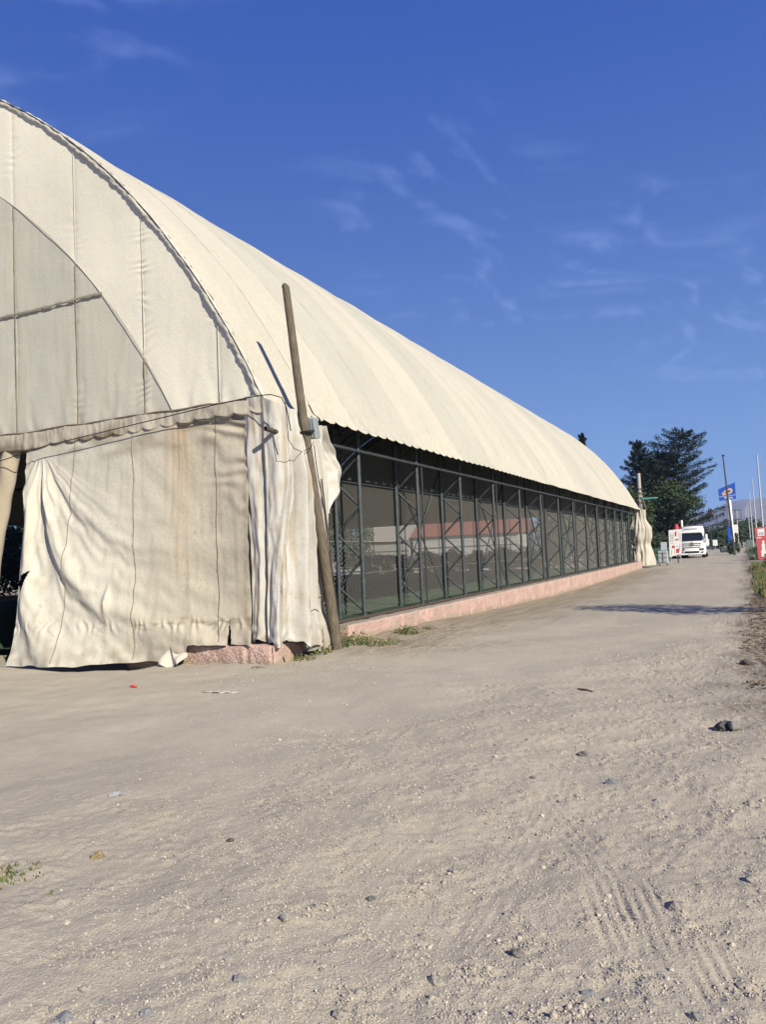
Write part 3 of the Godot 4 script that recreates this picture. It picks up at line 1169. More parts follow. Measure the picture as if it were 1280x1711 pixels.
	wpart("tarpaulin_sheet", cm, M.cloth, ct)
	# seams with drawn thread
	for sx in [0.245, 0.52, 0.865]:
		var sm2 := MB.new()
		var pts := PackedVector3Array()
		var rd := PackedFloat32Array()
		for k in 150:
			var v := lerpf(0.02, 0.985, k / 149.0)
			var uu: float = sx + 0.006 * n3(v * 7.0, sx * 9.0, 0) - 0.03 * (v if sx < 0.3 else 0.0)
			var p: Vector3 = pos.call(uu, v)
			pts.append(p + Vector3(0, 0, 0.003))
			rd.append(0.008 + 0.003 * n3(k * 0.9, sx, 0))
		sm2.tube(pts, rd, 5)
		wpart("seam_cord", sm2, M.seam, ct)
	# folded-back torn flap at the foot
	var fp := MB.new()
	fp.grid(14, 14, func(u: float, v: float) -> Vector3:
		var o := Vector3(-8.42, 0.02, -9.50)
		return o + Vector3(u * 0.34 + 0.05 * v, v * (0.26 - 0.12 * u) + 0.03 * sin(u * 9.0), -0.06 * u + 0.05 * sin(v * 5.0 + u * 7.0) - 0.16 * v), func(p: Vector3) -> Color: return cloth_col(p, Vector3(0.48, 0.45, 0.39), 0.4), Vector3(0, 0, 1))
	wpart("torn_flap", fp, M.cloth, ct)

	# second leaf of the entrance, left of the gap
	var lf := MB.new()
	lf.grid(70, 120, func(u: float, v: float) -> Vector3:
		var x := lerpf(-14.6, -12.0, u)
		x = lerpf(x, -14.6 + (x + 14.6) * 0.72, v)
		var y := lerpf(3.9, 0.03, v)
		return Vector3(x, y, -10.0 + 0.07 * sin(u * 30.0 + 0.8 * sin(v * 4.0)) + 0.25 * v + 0.03 * n3(x * 3.0, y * 1.5, 0)), func(p: Vector3) -> Color: return cloth_col(p, Vector3(0.37, 0.32, 0.24), 0.8), Vector3(0, 0, 1))
	var lfo := thing("entrance_curtain", "brownish tarpaulin strip left of the dark entrance gap", "tarpaulin", Vector3(-13.4, 0.03, -9.9))
	wpart("tarpaulin_sheet", lf, M.cloth, lfo)

	# gathered side curtain hanging round the corner
	var path := [Vector2(-7.06, -9.995), Vector2(-6.72, -9.965), Vector2(-6.43, -10.03), Vector2(-6.34, -10.35), Vector2(-6.36, -10.65), Vector2(-6.39, -10.9), Vector2(-6.42, -11.1), Vector2(-6.45, -11.3), Vector2(-6.52, -11.5)]
	var np := path.size() - 1
	var at := func(s: float) -> Vector2:
		var f := clampf(s, 0.0, 0.9999) * np
		var k := int(f)
		var p0: Vector2 = path[maxi(k - 1, 0)]
		var p1: Vector2 = path[k]
		var p2: Vector2 = path[k + 1]
		var p3: Vector2 = path[mini(k + 2, np)]
		return p1.cubic_interpolate(p2, p0, p3, f - k)
	var cpos := func(u: float, v: float) -> Vector3:
		var warp := 0.018 * sin(v * 3.0 + u * 5.0) + 0.02 * n3(u * 3.0, v * 1.6, 0)
		var s := clampf(u + warp * sm(0.0, 0.2, u) * sm(1.0, 0.85, u), 0.0, 0.9999)
		var c: Vector2 = at.call(s)
		var d: Vector2 = ((at.call(minf(s + 0.01, 0.9999)) as Vector2) - (at.call(maxf(s - 0.01, 0.0)) as Vector2)).normalized()
		var nn := Vector2(-d.y, d.x)
		if nn.dot(c - Vector2(-7.4, -11.0)) < 0.0:
			nn = -nn
		var ytop := lerpf(4.16, 3.95, sm(0.1, 0.3, u))
		var ybot := lerpf(0.34, 0.16, sm(0.25, 0.5, u)) + 0.10 * n3(u * 11.0, 0.0, 0.0) + 0.05 * n3(u * 31.0, 1.0, 0.0)
		var y := lerpf(ytop, ybot, v)
		var e := (0.35 * sm(0.01, 0.06, u) + 0.65 * sm(0.12, 0.34, u)) * (0.35 + 0.65 * sm(0.0, 0.35, v))
		var ph := u * 44.0 + 3.2 * n3(u * 3.0, v * 0.9, 3.0) + 2.0 * n3(u * 9.0, 2.0, 3.0)
		var f := pow(absf(sin(ph * 0.5)), 0.8) * (0.22 + 0.14 * n3(u * 5.0, v * 0.8, 8.0)) + 0.05 * sin(ph * 1.7 + 1.0) + 0.012 * sin(ph * 4.1 + v * 6.0)
		f *= e
		# tied in above the foot, crumpled below
		var tie := exp(-pow((y - 0.75) / 0.22, 2.0)) * sm(0.45, 0.7, u)
		f = f * (1.0 - 0.45 * tie) - 0.05 * tie
		f += 0.07 * sm(0.7, 0.2, y) * n3(u * 16.0, y * 5.0, 2.0) + 0.012 * n3(u * 30.0, y * 3.0, 5.0)
		f += 0.02 * sin(y * 13.0 + u * 30.0) * sm(3.3, 4.0, y) * e
		f += 0.14 * sm(0.6, 0.0, v) * exp(-pow((u - 0.25) / 0.12, 2.0)) * 0.4
		var o := c + nn * (f - 0.03 - 0.07 * sm(0.25, 0.45, u))
		return Vector3(o.x, y, o.y)
	var cb := MB.new()
	cb.grid(330, 210, cpos, func(p: Vector3) -> Color:
		var cc := cloth_col(p, Vector3(0.46, 0.45, 0.42), 0.9)
		var stain := maxf(0.0, n3(p.x * 7.0, p.y * 0.55, p.z * 7.0 + 9.0) - 0.2) + 0.5 * maxf(0.0, n3(p.x * 3.0, p.y * 3.0, p.z * 3.0) - 0.2)
		var grime := exp(-pow((p.y - 3.95) / 0.14, 2.0)) * sm(-6.45, -6.62, p.x) * (0.5 + 0.5 * n3(p.x * 15.0, p.y, 0))
		cc = cc.lerp(Color(0.32, 0.25, 0.165), clampf(stain * 1.1, 0, 0.6))
		cc = cc.lerp(Color(0.20, 0.185, 0.165), clampf(grime, 0, 0.7))
		return cc, Vector3(0.7, 0, 0.7))
	fix_facing(cb, Vector3(-7.6, 0, -11.2))
	var cor := thing("corner_curtain", "bunched off-white side curtain hanging in folds at the corner", "tarpaulin", Vector3(-6.5, 0.16, -11.0))
	wpart("curtain_folds", cb, M.cloth, cor)
	# loose corner of cloth hanging beyond the pole
	var fb := MB.new()
	fb.grid(30, 60, func(u: float, v: float) -> Vector3:
		var y := lerpf(3.85, 2.35, v)
		var wid := 0.46 * sm(0.0, 0.55, v) * sm(1.02, 0.72, v) + 0.12
		var z := -11.42 - u * wid - 0.1 * v
		return Vector3(-6.52 + 0.07 * sin(u * 7.0 + v * 4.0) + 0.04 * n3(u * 4.0, v * 5.0, 0) + 0.07 * u, y, z), func(p: Vector3) -> Color: return cloth_col(p, Vector3(0.52, 0.50, 0.46), 0.5), Vector3(1, 0, 0.3))
	wpart("loose_corner", fb, M.cloth, cor)
	# lashing rope round the foot of the bundle
	var rp := MB.new()
	var rpts := PackedVector3Array()
	var rrd := PackedFloat32Array()
	for k in 40:
		var u := lerpf(0.42, 0.97, k / 39.0)
		var v := lerpf(0.86, 0.72, k / 39.0)
		var p: Vector3 = cpos.call(u, v)
		rpts.append(p + Vector3(0.05, 0, 0.01))
		rrd.append(0.006)
	rp.tube(rpts, rrd, 5)
	wpart("lashing_rope", rp, M.concrete, cor)

	# bundle at the far corner
	var fc := MB.new()
	fc.grid(200, 110, func(u: float, v: float) -> Vector3:
		var a := lerpf(-0.5, 3.6, u)
		var y := lerpf(3.95, 0.05, v)
		var rx := 0.42 + 0.35 * sm(0.15, 0.35, v) + 0.15 * sm(0.6, 1.0, v) - 0.12 * exp(-pow((v - 0.62) / 0.08, 2.0))
		var f := 0.10 * pow(absf(sin(u * 26.0 + 2.0 * n3(u * 5.0, v * 1.6, 0))), 0.8) + 0.05 * n3(u * 14.0, v * 3.0, 3.0)
		return Vector3(-6.75 + cos(a - 1.4) * (rx + f) , y, ZB - 0.5 + -sin(a - 1.4) * (rx + f) * -1.0), func(p: Vector3) -> Color: return cloth_col(p, Vector3(0.47, 0.44, 0.38), 0.7), Vector3(1, 0, 0.4))
	fix_facing(fc, Vector3(-6.75, 0, ZB - 0.5))
	var fco := thing("corner_curtain", "bunched cream side curtain tied at the end beside the trees", "tarpaulin", Vector3(-6.6, 0, ZB - 0.5))
	wpart("curtain_folds", fc, M.cloth, fco)

func fix_facing(b: MB, axis: Vector3) -> void:
	for k in b.v.size():
		var d := b.v[k] - axis
		d.y = 0
		if b.n[k].dot(d) < -0.15 * d.length():
			b.n[k] = -b.n[k]
	var idx := b.i.duplicate()
	b.i.clear()
	for k in range(0, idx.size(), 3):
		b.tri(idx[k], idx[k + 1], idx[k + 2])

# ---------------------------------------------------------------- pole, rod, stub, cable at the corner
func make_corner_things() -> void:
	var foot := Vector3(-6.40, soil_y(-6.40, -11.75) - 0.1, -11.75)
	var top := hit(476, 480, 2, -10.22)
	var f2 := hit(563, 1078, 0, -6.22)
	foot = Vector3(f2.x, soil_y(f2.x, f2.z) - 0.05, f2.z)
	var pole := thing("wooden_pole", "weathered wooden pole leaning against the corner of the hall", "pole", foot)
	var b := MB.new()
	var pts := PackedVector3Array()
	var rd := PackedFloat32Array()
	for k in 41:
		var t := k / 40.0
		pts.append(foot.lerp(top, t) + Vector3(0.012 * sin(t * 7.0), 0, 0.01 * sin(t * 5.0)))
		rd.append(lerpf(0.094, 0.060, t) + 0.003 * n3(t * 14.0, 0, 0))
	# rounded top
	for k in 4:
		var d := (top - foot).normalized()
		pts.append(top + d * (0.02 + 0.016 * k))
		rd.append([0.055, 0.046, 0.032, 0.012][k])
	b.tube(pts, rd, 18)
	wpart("shaft", b, M.wood, pole)
	var ax := (top - foot).normalized()
	var pt := func(py: float) -> Vector3:
		# point on the pole axis at height py
		return foot + ax * ((py - foot.y) / ax.y)
	var jc: Vector3 = pt.call(3.68) + Vector3(0.07, 0, -0.13)
	var jb := MB.new()
	var bs := Basis(ax.cross(Vector3(0, 0, 1)).normalized(), ax, Vector3.ZERO)
	bs.z = bs.x.cross(bs.y).normalized()
	bs.x = bs.y.cross(bs.z)
	jb.box(jc, Vector3(0.16, 0.34, 0.13), 0.012, bs)
	var jo := wpart("switch_box", jb, M.grey_box, pole)
	for s in 3:
		var rb := MB.new()
		rb.box(jc + bs.x * (0.045 * (s - 1)) + bs.z * 0.068, Vector3(0.012, 0.28, 0.008), 0.0, bs)
		rb.box(jc + bs.x * 0.084 + bs.z * (0.035 * (s - 1)), Vector3(0.008, 0.28, 0.012), 0.0, bs)
		wpart("rib", rb, M.grey_box, jo)
	var strap := MB.new()
	strap.box(pt.call(3.62) + Vector3(0.03, 0, -0.01), Vector3(0.19, 0.035, 0.19), 0.004, bs)
	wpart("strap", strap, M.black, pole)
	var wires := MB.new()
	var wp := PackedVector3Array()
	var wr := PackedFloat32Array()
	for k in 30:
		var t := k / 29.0
		wp.append((pt.call(lerpf(3.4, 0.4, t)) as Vector3) + Vector3(0.085, 0, -0.06 + 0.02 * sin(t * 14.0)))
		wr.append(0.008)
	wires.tube(wp, wr, 5)
	wpart("cable", wires, M.black, pole)

	# thin iron stake beside it
	var sb := MB.new()
	var s0 := hit(571, 1084, 0, -6.16)
	s0.y = soil_y(s0.x, s0.z) - 0.06
	var s1 := hit(537, 800, 0, -6.24)
	sb.rod(s0, s1, 0.013, 6)
	single("iron_stake", sb, M.rail_rust, "thin rusty iron bar standing against the wooden pole", "bar", "", "", s0)
	for q in [[541, 1083, 541, 1050], [527, 1086, 529, 1060]]:
		var st := MB.new()
		var p0 := gpx(q[0], q[1])
		p0.x = -6.42
		p0 = hit(q[0], q[1], 0, -6.40)
		p0.y = soil_y(p0.x, p0.z) - 0.08
		st.col = Color(0.25, 0.19, 0.125)
		st.tube(PackedVector3Array([p0, p0 + Vector3(0.01, 0.25, 0.0), p0 + Vector3(0.0, 0.44, 0.01)]), PackedFloat32Array([0.035, 0.033, 0.03]), 7)
		single("wooden_stake", st, M.vc, "short wooden stake in the weeds under the bunched curtain", "stake", "stakes under the corner curtain", "", p0)
	# pipe stub sticking out of the corner
	var pb := MB.new()
	var tip := hit(443, 716, 2, -9.70)
	var root := hit(461, 722, 2, -9.98)
	root.x = tip.x + 0.02
	pb.tube(PackedVector3Array([root, tip]), PackedFloat32Array([0.036, 0.036]), 12, false)
	pb.tube(PackedVector3Array([tip, root]), PackedFloat32Array([0.030, 0.030]), 12, false)
	pb.quad(root + Vector3(-0.03, -0.03, 0.02), root + Vector3(0.03, -0.03, 0.02), root + Vector3(0.03, 0.03, 0.02), root + Vector3(-0.03, 0.03, 0.02), Vector3(0, 0, 1))
	single("pipe_stub", pb, M.rail_rust, "rusty open pipe end poking out of the hall corner", "pipe", "", "", root)
	# black cable slung across the front
	var cb := MB.new()
	var cpts := PackedVector3Array()
	var crd := PackedFloat32Array()
	var wpx := [[0, 770, -9.80], [75, 745, -9.80], [170, 722, -9.80], [270, 698, -9.80], [360, 676, -9.80], [430, 661, -9.74], [452, 659, -9.68], [470, 664, -9.66], [478, 680, -9.66], [486, 720, -9.70]]
	for q in wpx:
		cpts.append(hit(q[0], q[1], 2, q[2]))
		crd.append(0.0085)
	cpts.insert(0, hit(-160, 808, 2, -9.80))
	crd.append(0.0085)
	cb.tube(cpts, crd, 6)
	single("cable", cb, M.black, "black cable slung across the gable valance to the corner", "cable")
	var c2 := MB.new()
	var q2 := PackedVector3Array()
	var r2 := PackedFloat32Array()
	for q in [[476, 672, -9.68], [482, 735, -9.70], [492, 750, -9.9], [505, 755, -10.4], [519, 748, -10.6], [524, 738, -10.62]]:
		q2.append(hit(q[0], q[1], 2, q[2]))
		r2.append(0.006)
	c2.tube(q2, r2, 5)
	single("cable", c2, M.black, "thin black cable looping down the corner curtain to the pole", "cable")

# ---------------------------------------------------------------- what shows through the hall and behind it
func make_backdrop() -> void:
	# sheds beyond the open back end
	var sheds := [[690, 868, "long white shed with a red roof behind the pitch", Vector3(0.36, 0.36, 0.35), Vector3(0.19, 0.065, 0.045), 3.35, 2.0], [600, 683, "grey shed with a pale low roof behind the pitch", Vector3(0.26, 0.26, 0.25), Vector3(0.24, 0.22, 0.19), 3.1, 2.2]]
	for s in sheds:
		var zw := -75.0
		var a := hit(s[0], 900, 2, zw)
		var e := hit(s[1], 900, 2, zw)
		var xc := (a.x + e.x) * 0.5
		var xl := absf(a.x - e.x)
		var th := thing("shed", s[2], "building", Vector3(xc, -0.15, zw - 3.0))
		var b := MB.new()
		b.col = Color(s[3].x, s[3].y, s[3].z)
		b.box(Vector3(xc, s[5] * 0.5 - 0.15, zw - 3.0), Vector3(xl, s[5], 6.0), 0.02)
		wpart("wall", b, M.vc, th)
		var r := MB.new()
		r.col = Color(s[4].x, s[4].y, s[4].z)
		var y0: float = s[5] - 0.12
		var y1: float = y0 + s[6]
		for sg in [-1.0, 1.0]:
			r.quad(Vector3(xc - xl * 0.52, y0, zw - 3.0 + 3.3 * sg), Vector3(xc + xl * 0.52, y0, zw - 3.0 + 3.3 * sg), Vector3(xc + xl * 0.52, y1, zw - 3.0), Vector3(xc - xl * 0.52, y1, zw - 3.0), Vector3(0, 1, sg))
			var xx: float = xc + sg * xl * 0.52
			var q := r.vert(Vector3(xx, y0, zw + 0.3), Vector3(sg, 0, 0), r.col)
			r.vert(Vector3(xx, y0, zw - 6.3), Vector3(sg, 0, 0), r.col)
			r.vert(Vector3(xx, y1, zw - 3.0), Vector3(sg, 0, 0), r.col)
			r.tri(q, q + 1, q + 2)
		wpart("roof", r, M.vc, th)
		var m := MB.new()
		m.box(Vector3(xc, s[5] * 0.62, zw + 0.03), Vector3(xl * 0.98, 0.07, 0.05), 0.0)
		wpart("wall_rail", m, M.steel_dark, th)
		for k in 4:
			var wn := MB.new()
			wn.box(Vector3(xc + xl * (-0.36 + 0.24 * k), s[5] * 0.40, zw + 0.02), Vector3(1.1, 0.6, 0.06), 0.0)
			wpart("window", wn, M.glass, th)
	# hedge and shrubs behind the open back end
	for k in 7:
		var x := -28.5 + k * 2.2
		rng.seed = 900 + k
		var tall := 0.75 + 0.3 * rng.randf()
		var h := MB.new()
		leaf_blob(h, Vector3(x, tall * 0.8, -59.5), Vector3(1.5, tall, 0.9), 4200, 0.2, Color(0.050, 0.085, 0.024), 40)
		var hl := "red roofed shed" if k > 3 else "grey shed"
		var o := thing("shrub", "green hedge shrub before the %s behind the pitch" % hl, "shrub", Vector3(x, -0.15, -59.5), "hedge shrubs before the " + hl)
		wpart("crown", h, M.leaf, o)
		var st := MB.new()
		st.col = Color(0.12, 0.09, 0.06)
		st.rod(Vector3(x, -0.3, -59.5), Vector3(x, 0.8, -59.5), 0.05, 6)
		wpart("stem", st, M.vc, o)
	# hills
	var hb := MB.new()
	hb.grid(160, 14, func(u: float, v: float) -> Vector3:
		var x := lerpf(-2600.0, 1700.0, u)
		var pk := 118.0 + 30.0 * sin((x + 260.0) / 170.0) * exp(-pow((x - 10.0) / 330.0, 2.0)) + 34.0 * n3(x * 0.0016, 0.0, 3.0) + 14.0 * n3(x * 0.006, 1.0, 3.0) + 5.0 * n3(x * 0.02, 0, 0)
		pk -= 36.0 * exp(-pow((x + 170.0) / 110.0, 2.0))
		var y := (pk + 9.0 * n3(x * 0.012, v * 4.0, 2.0) * (1.0 - v)) * pow(v, 0.8) - 6.0 * (1.0 - v)
		return Vector3(x, y, lerpf(-2500.0, -3200.0, v) + 120.0 * n3(x * 0.002, v, 9.0)), func(p: Vector3) -> Color:
		var k := 1.0 + 0.25 * n3(p.x * 0.01, p.y * 0.02, p.z * 0.01)
		return Color(0.17 * k, 0.14 * k, 0.105 * k), Vector3(0, 0.5, 1))
	single("hills", hb, M.vc, "bare hazy hills on the horizon", "hills", "", "structure")

# a cloud of small leaf faces filling an ellipsoid, in clumps
func leaf_blob(b: MB, c: Vector3, r: Vector3, count: int, size: float, col: Color, clumps := 40) -> void:
	var cs := []
	for k in clumps:
		var d := Vector3(rng.randfn(), rng.randfn(), rng.randfn()).normalized()
		cs.append(d * pow(rng.randf(), 0.30) * 0.92)
	for k in count:
		var q: Vector3 = cs[rng.randi() % clumps]
		var o := q + Vector3(rng.randfn(), rng.randfn(), rng.randfn()) * 0.13
		var p := c + o * r
		var u := Vector3(rng.randfn(), rng.randfn() * 0.6, rng.randfn()).normalized()
		var w := u.cross(Vector3(rng.randfn(), rng.randfn() + 0.8, rng.randfn())).normalized()
		var s := size * rng.randf_range(0.5, 1.2)
		var kk := rng.randf_range(0.7, 1.3)
		b.col = Color(col.r * kk * rng.randf_range(0.85, 1.2), col.g * kk, col.b * kk)
		leaf(b, p, u * s, w * s * 0.55)

func leaf(b: MB, p: Vector3, u: Vector3, w: Vector3) -> void:
	# pointed leaf: two triangles folded along the rib
	var n := u.cross(w).normalized()
	var q := b.vert(p - u * 0.5, n, b.col)
	b.vert(p + w * 0.5 + n * 0.0, n, b.col)
	b.vert(p + u * 0.5, n, b.col)
	b.vert(p - w * 0.5, n, b.col)
	b.tri(q, q + 1, q + 2)
	b.tri(q, q + 2, q + 3)

# ---------------------------------------------------------------- trees
func cedar_mesh(h: float, spread: float, seedv: int, lean: float, top := 0.5) -> Array:
	rng.seed = seedv
	var t := MB.new()
	t.col = Color(0.10, 0.075, 0.055)
	var pts := PackedVector3Array()
	var rd := PackedFloat32Array()
	for k in 15:
		var f := k / 14.0
		pts.append(Vector3(0.15 * sin(f * 5.0) + lean * f * f, f * h * 0.985 - 0.1, 0.1 * cos(f * 4.0)))
		rd.append(lerpf(0.26, 0.02, pow(f, 0.8)))
	t.tube(pts, rd, 8)
	var b := MB.new()
	var nb := 135
	for k in nb:
		var f := lerpf(0.10, 0.985, (k + rng.randf() * 0.8) / nb)
		var a := k * 2.399 + rng.randf() * 0.6
		var org := Vector3(0.15 * sin(f * 5.0) + lean * f * f, f * h, 0.1 * cos(f * 4.0))
		var ln := spread * (pow(1.0 - f, top) * 0.92 + 0.04) * rng.randf_range(0.45, 1.2)
		var dirv := Vector3(cos(a), 0.16 + 0.20 * rng.randf() - 0.16 * (1.0 - f), sin(a)).normalized()
		var sd := Vector3(-sin(a), 0, cos(a))
		var bp := PackedVector3Array()
		var br := PackedFloat32Array()
		for j in 6:
			var s := j / 5.0
			bp.append(org + dirv * ln * s + Vector3(0, 0.12 * ln * (s * s - s * 0.6), 0))
			br.append(lerpf(0.05, 0.008, s) * (0.4 + 0.6 * (1.0 - f)))
		t.tube(bp, br, 4, false)
		var m := int(60 + 420.0 * ln / spread)
		for j in m:
			var s := pow(rng.randf(), 0.75)
			var across := (rng.randf() - 0.5) * 2.0 * ln * 0.30 * (1.0 - s * 0.72) * sm(0.0, 0.25, s)
			# secondary twigs: bunch across positions
			across = across * 0.5 + 0.5 * signf(across) * absf(round(across * 3.0) / 3.0)
			var p := org + dirv * ln * s + sd * across + Vector3(0, 0.12 * ln * (s * s - s * 0.6) - absf(across) * 0.16 + rng.randfn() * 0.11, 0)
			var u := (dirv * 0.8 + sd * signf(across) * 0.6 + Vector3(rng.randfn(), rng.randfn() * 0.7 + 0.3, rng.randfn()) * 0.35).normalized()
			var w := u.cross(Vector3(rng.randfn() * 0.5, 1.0, rng.randfn() * 0.5)).normalized()
			var z := rng.randf_range(0.16, 0.36)
			var kk := rng.randf_range(0.6, 1.35)
			b.col = Color(0.026 * kk, 0.047 * kk, 0.032 * kk)
			leaf(b, p, u * z, w * z * 0.34)
	return [t.mesh(), b.mesh()]

func make_trees() -> void:
	# the large cedar behind the hall's far end: two leaders
	var base := Vector3(-7.2, -0.12, -90.0)
	var c1 := cedar_mesh(13.9, 6.4, 71, 1.9, 0.36)
	var o := thing("cedar_tree", "tall dark cedar with layered branches behind the parked truck", "tree", base)
	lpart("trunk", c1[0], M.vc, o)
	lpart("crown", c1[1], M.leaf, o)
	var c2 := cedar_mesh(13.0, 4.4, 72, -0.3, 0.55)
	var o2 := thing("cedar_tree", "slender pointed cedar beside the hall's far corner", "tree", Vector3(-9.6, -0.12, -88.0))
	lpart("trunk", c2[0], M.vc, o2)
	lpart("crown", c2[1], M.leaf, o2)
	var c3 := cedar_mesh(12.7, 2.6, 73, 0.4, 0.75)
	var o3 := thing("cedar_tree", "cedar with only its tip showing above the hall roof", "tree", Vector3(-14.0, -0.12, -76.0))
	lpart("trunk", c3[0], M.vc, o3)
	lpart("crown", c3[1], M.leaf, o3)
	var c4 := cedar_mesh(11.9, 5.4, 74, 0.5, 0.34)
	var o4 := thing("cedar_tree", "broad flat topped cedar between the two taller ones", "tree", Vector3(-8.7, -0.12, -93.0))
	lpart("trunk", c4[0], M.vc, o4)
	lpart("crown", c4[1], M.leaf, o4)
	# round leafy trees in front of the cedars
	for q in [[Vector3(-7.7, 0, -87.5), Vector3(3.7, 2.35, 2.4), 5.9, "broad leafy tree standing between the hall and the truck"], [Vector3(-9.6, 0, -76.0), Vector3(2.0, 2.6, 1.9), 4.2, "leafy tree beside the far corner curtain"]]:
		rng.seed = int(absf(q[0].x) * 100)
		var tr := thing("broadleaf_tree", q[3], "tree", q[0] + Vector3(0, -0.12, 0))
		var b := MB.new()
		leaf_blob(b, Vector3(q[0].x, q[2], q[0].z), q[1], 15000, 0.26, Color(0.040, 0.066, 0.022), 130)
		wpart("crown", b, M.leaf, tr)
		var t := MB.new()
		t.col = Color(0.10, 0.08, 0.06)
		t.tube(PackedVector3Array([q[0] + Vector3(0, -0.2, 0), q[0] + Vector3(0.1, 1.5, 0), q[0] + Vector3(0, 4.2, 0.1)]), PackedFloat32Array([0.2, 0.16, 0.07]), 8)
		for k in 7:
			var a := k * 0.9
			t.tube(PackedVector3Array([q[0] + Vector3(0.05, 1.6 + 0.25 * k, 0), q[0] + Vector3(cos(a) * q[1].x * 0.7, q[2] + 0.3 * k - 0.6, sin(a) * q[1].z * 0.7)]), PackedFloat32Array([0.07, 0.02]), 5)
		wpart("trunk", t, M.vc, tr)
	# trees close behind the hall's far side and back end, in its shade
	for k in 13:
		var q := Vector3(-37.5 - 1.2 * (k % 2), 0, -11.0 - k * 4.6)
		var lab := "dense leafy tree close behind the far side of the hall"
		var grp := "trees behind the far side"
		if k > 9:
			q = Vector3(-13.6 + (k - 10) * 2.4, 0, -62.5 - 0.8 * (k % 2))
			lab = "dense leafy tree close behind the back end of the hall"
			grp = "trees behind the back end"
		rng.seed = 300 + k
		var tr := thing("broadleaf_tree", lab, "tree", q + Vector3(0, -0.15, 0), grp)
		var b := MB.new()
		leaf_blob(b, q + Vector3(0, 2.6, 0), Vector3(2.3 if k <= 9 else 1.5, 2.7, 2.7), 6000, 0.34, Color(0.040, 0.068, 0.024), 90)
		wpart("crown", b, M.leaf, tr)
		var t := MB.new()
		t.col = Color(0.10, 0.08, 0.06)
		t.tube(PackedVector3Array([q + Vector3(0, -0.3, 0), q + Vector3(0.1, 1.5, 0), q + Vector3(0, 3.6, 0.1)]), PackedFloat32Array([0.16, 0.13, 0.05]), 7)
		wpart("trunk", t, M.vc, tr)
	for k in 4:
		var q := Vector3(-47.0 + k * 3.6, 0, -70.0)
		rng.seed = 350 + k
		var tr := thing("broadleaf_tree", "leafy tree beside the grey shed behind the pitch", "tree", q + Vector3(0, -0.15, 0), "trees beside the grey shed")
		var b := MB.new()
		leaf_blob(b, q + Vector3(0, 3.2, 0), Vector3(2.2, 3.2, 2.0), 5000, 0.36, Color(0.042, 0.07, 0.026), 80)
		wpart("crown", b, M.leaf, tr)
		var t := MB.new()
		t.col = Color(0.10, 0.08, 0.06)
		t.tube(PackedVector3Array([q + Vector3(0, -0.3, 0), q + Vector3(0.1, 1.5, 0), q + Vector3(0, 4.0, 0.1)]), PackedFloat32Array([0.16, 0.13, 0.05]), 7)
		wpart("trunk", t, M.vc, tr)
	# dark shrubs under the trees, behind the bins and banner
	for q in [[-8.6, -66.5, 1.3, 1.5], [-7.9, -71.0, 1.5, 1.7], [-7.9, -79.5, 1.4, 1.6], [-9.4, -62.5, 1.2, 1.3]]:
		rng.seed = int(absf(q[1]) * 10)
		var s := thing("shrub", "dark shrub in the shade under the leafy trees", "shrub", Vector3(q[0], -0.12, q[1]), "shrubs under the trees")
		var b := MB.new()
		leaf_blob(b, Vector3(q[0], q[3] * 0.8, q[1]), Vector3(q[2], q[3], q[2]), 3000, 0.22, Color(0.03, 0.046, 0.018), 60)
		wpart("crown", b, M.leaf, s)
		var t := MB.new()
		t.col = Color(0.08, 0.06, 0.045)
		t.rod(Vector3(q[0], -0.2, q[1]), Vector3(q[0], q[3], q[1]), 0.06, 6)
		wpart("stem", t, M.vc, s)
	# slim tree standing right of the road; only its shadow falls into the picture
	rng.seed = 99
	var pl := thing("broadleaf_tree", "round leafy roadside tree casting its shadow across the dirt road", "tree", Vector3(3.9, -0.08, -17.2))
	var pb := MB.new()
	leaf_blob(pb, Vector3(3.9, 4.1, -17.2), Vector3(1.6, 1.5, 1.6), 3600, 0.15, Color(0.05, 0.085, 0.03), 110)
	wpart("crown", pb, M.leaf, pl)
	var pt := MB.new()
	pt.col = Color(0.13, 0.10, 0.075)
	pt.tube(PackedVector3Array([Vector3(3.9, -0.2, -17.2), Vector3(3.92, 2.6, -17.2), Vector3(3.9, 4.9, -17.2)]), PackedFloat32Array([0.12, 0.09, 0.02]), 8)
	wpart("trunk", pt, M.vc, pl)
	var bu := thing("shrub", "low bush on the verge by the near end of the road", "shrub", Vector3(2.3, 0, -8.6))
	var bb := MB.new()
	leaf_blob(bb, Vector3(2.3, 0.75, -8.6), Vector3(0.45, 0.75, 0.45), 1500, 0.09, Color(0.05, 0.08, 0.03), 40)
	wpart("crown", bb, M.leaf, bu)
	var bs := MB.new()
	bs.col = Color(0.12, 0.09, 0.06)
	bs.rod(Vector3(2.3, -0.1, -8.6), Vector3(2.3, 0.8, -8.6), 0.03, 6)
	wpart("stem", bs, M.vc, bu)
	# far trees either side of the road's end
	for q in [[1238, 868, 900, -175.0, 3.4, "dark green tree right of the blue sign post"], [1256, 866, 900, -180.0, 2.6, "narrow dark tree behind the row of lamp posts"], [1202, 884, 905, -160.0, 2.9, "round green tree behind the parked truck's load bed"], [1190, 889, 905, -170.0, 2.4, "small green tree against the hazy hills"], [1218, 880, 903, -185.0, 3.0, "green tree behind the blue sign post"], [1178, 886, 905, -190.0, 3.5, "far green tree seen over the truck cab"]]:
		var tp := hit(q[0], q[1], 2, q[3])
		rng.seed = q[0]
		var tr := thing("broadleaf_tree", q[5], "tree", Vector3(tp.x, -0.2, q[3]))
		var b := MB.new()
		leaf_blob(b, Vector3(tp.x, tp.y * 0.52, q[3]), Vector3(q[4], tp.y * 0.5, q[4]), 2600, 0.5, Color(0.045, 0.075, 0.028), 60)
		wpart("crown", b, M.leaf, tr)
		var t := MB.new()
		t.col = Color(0.10, 0.08, 0.06)
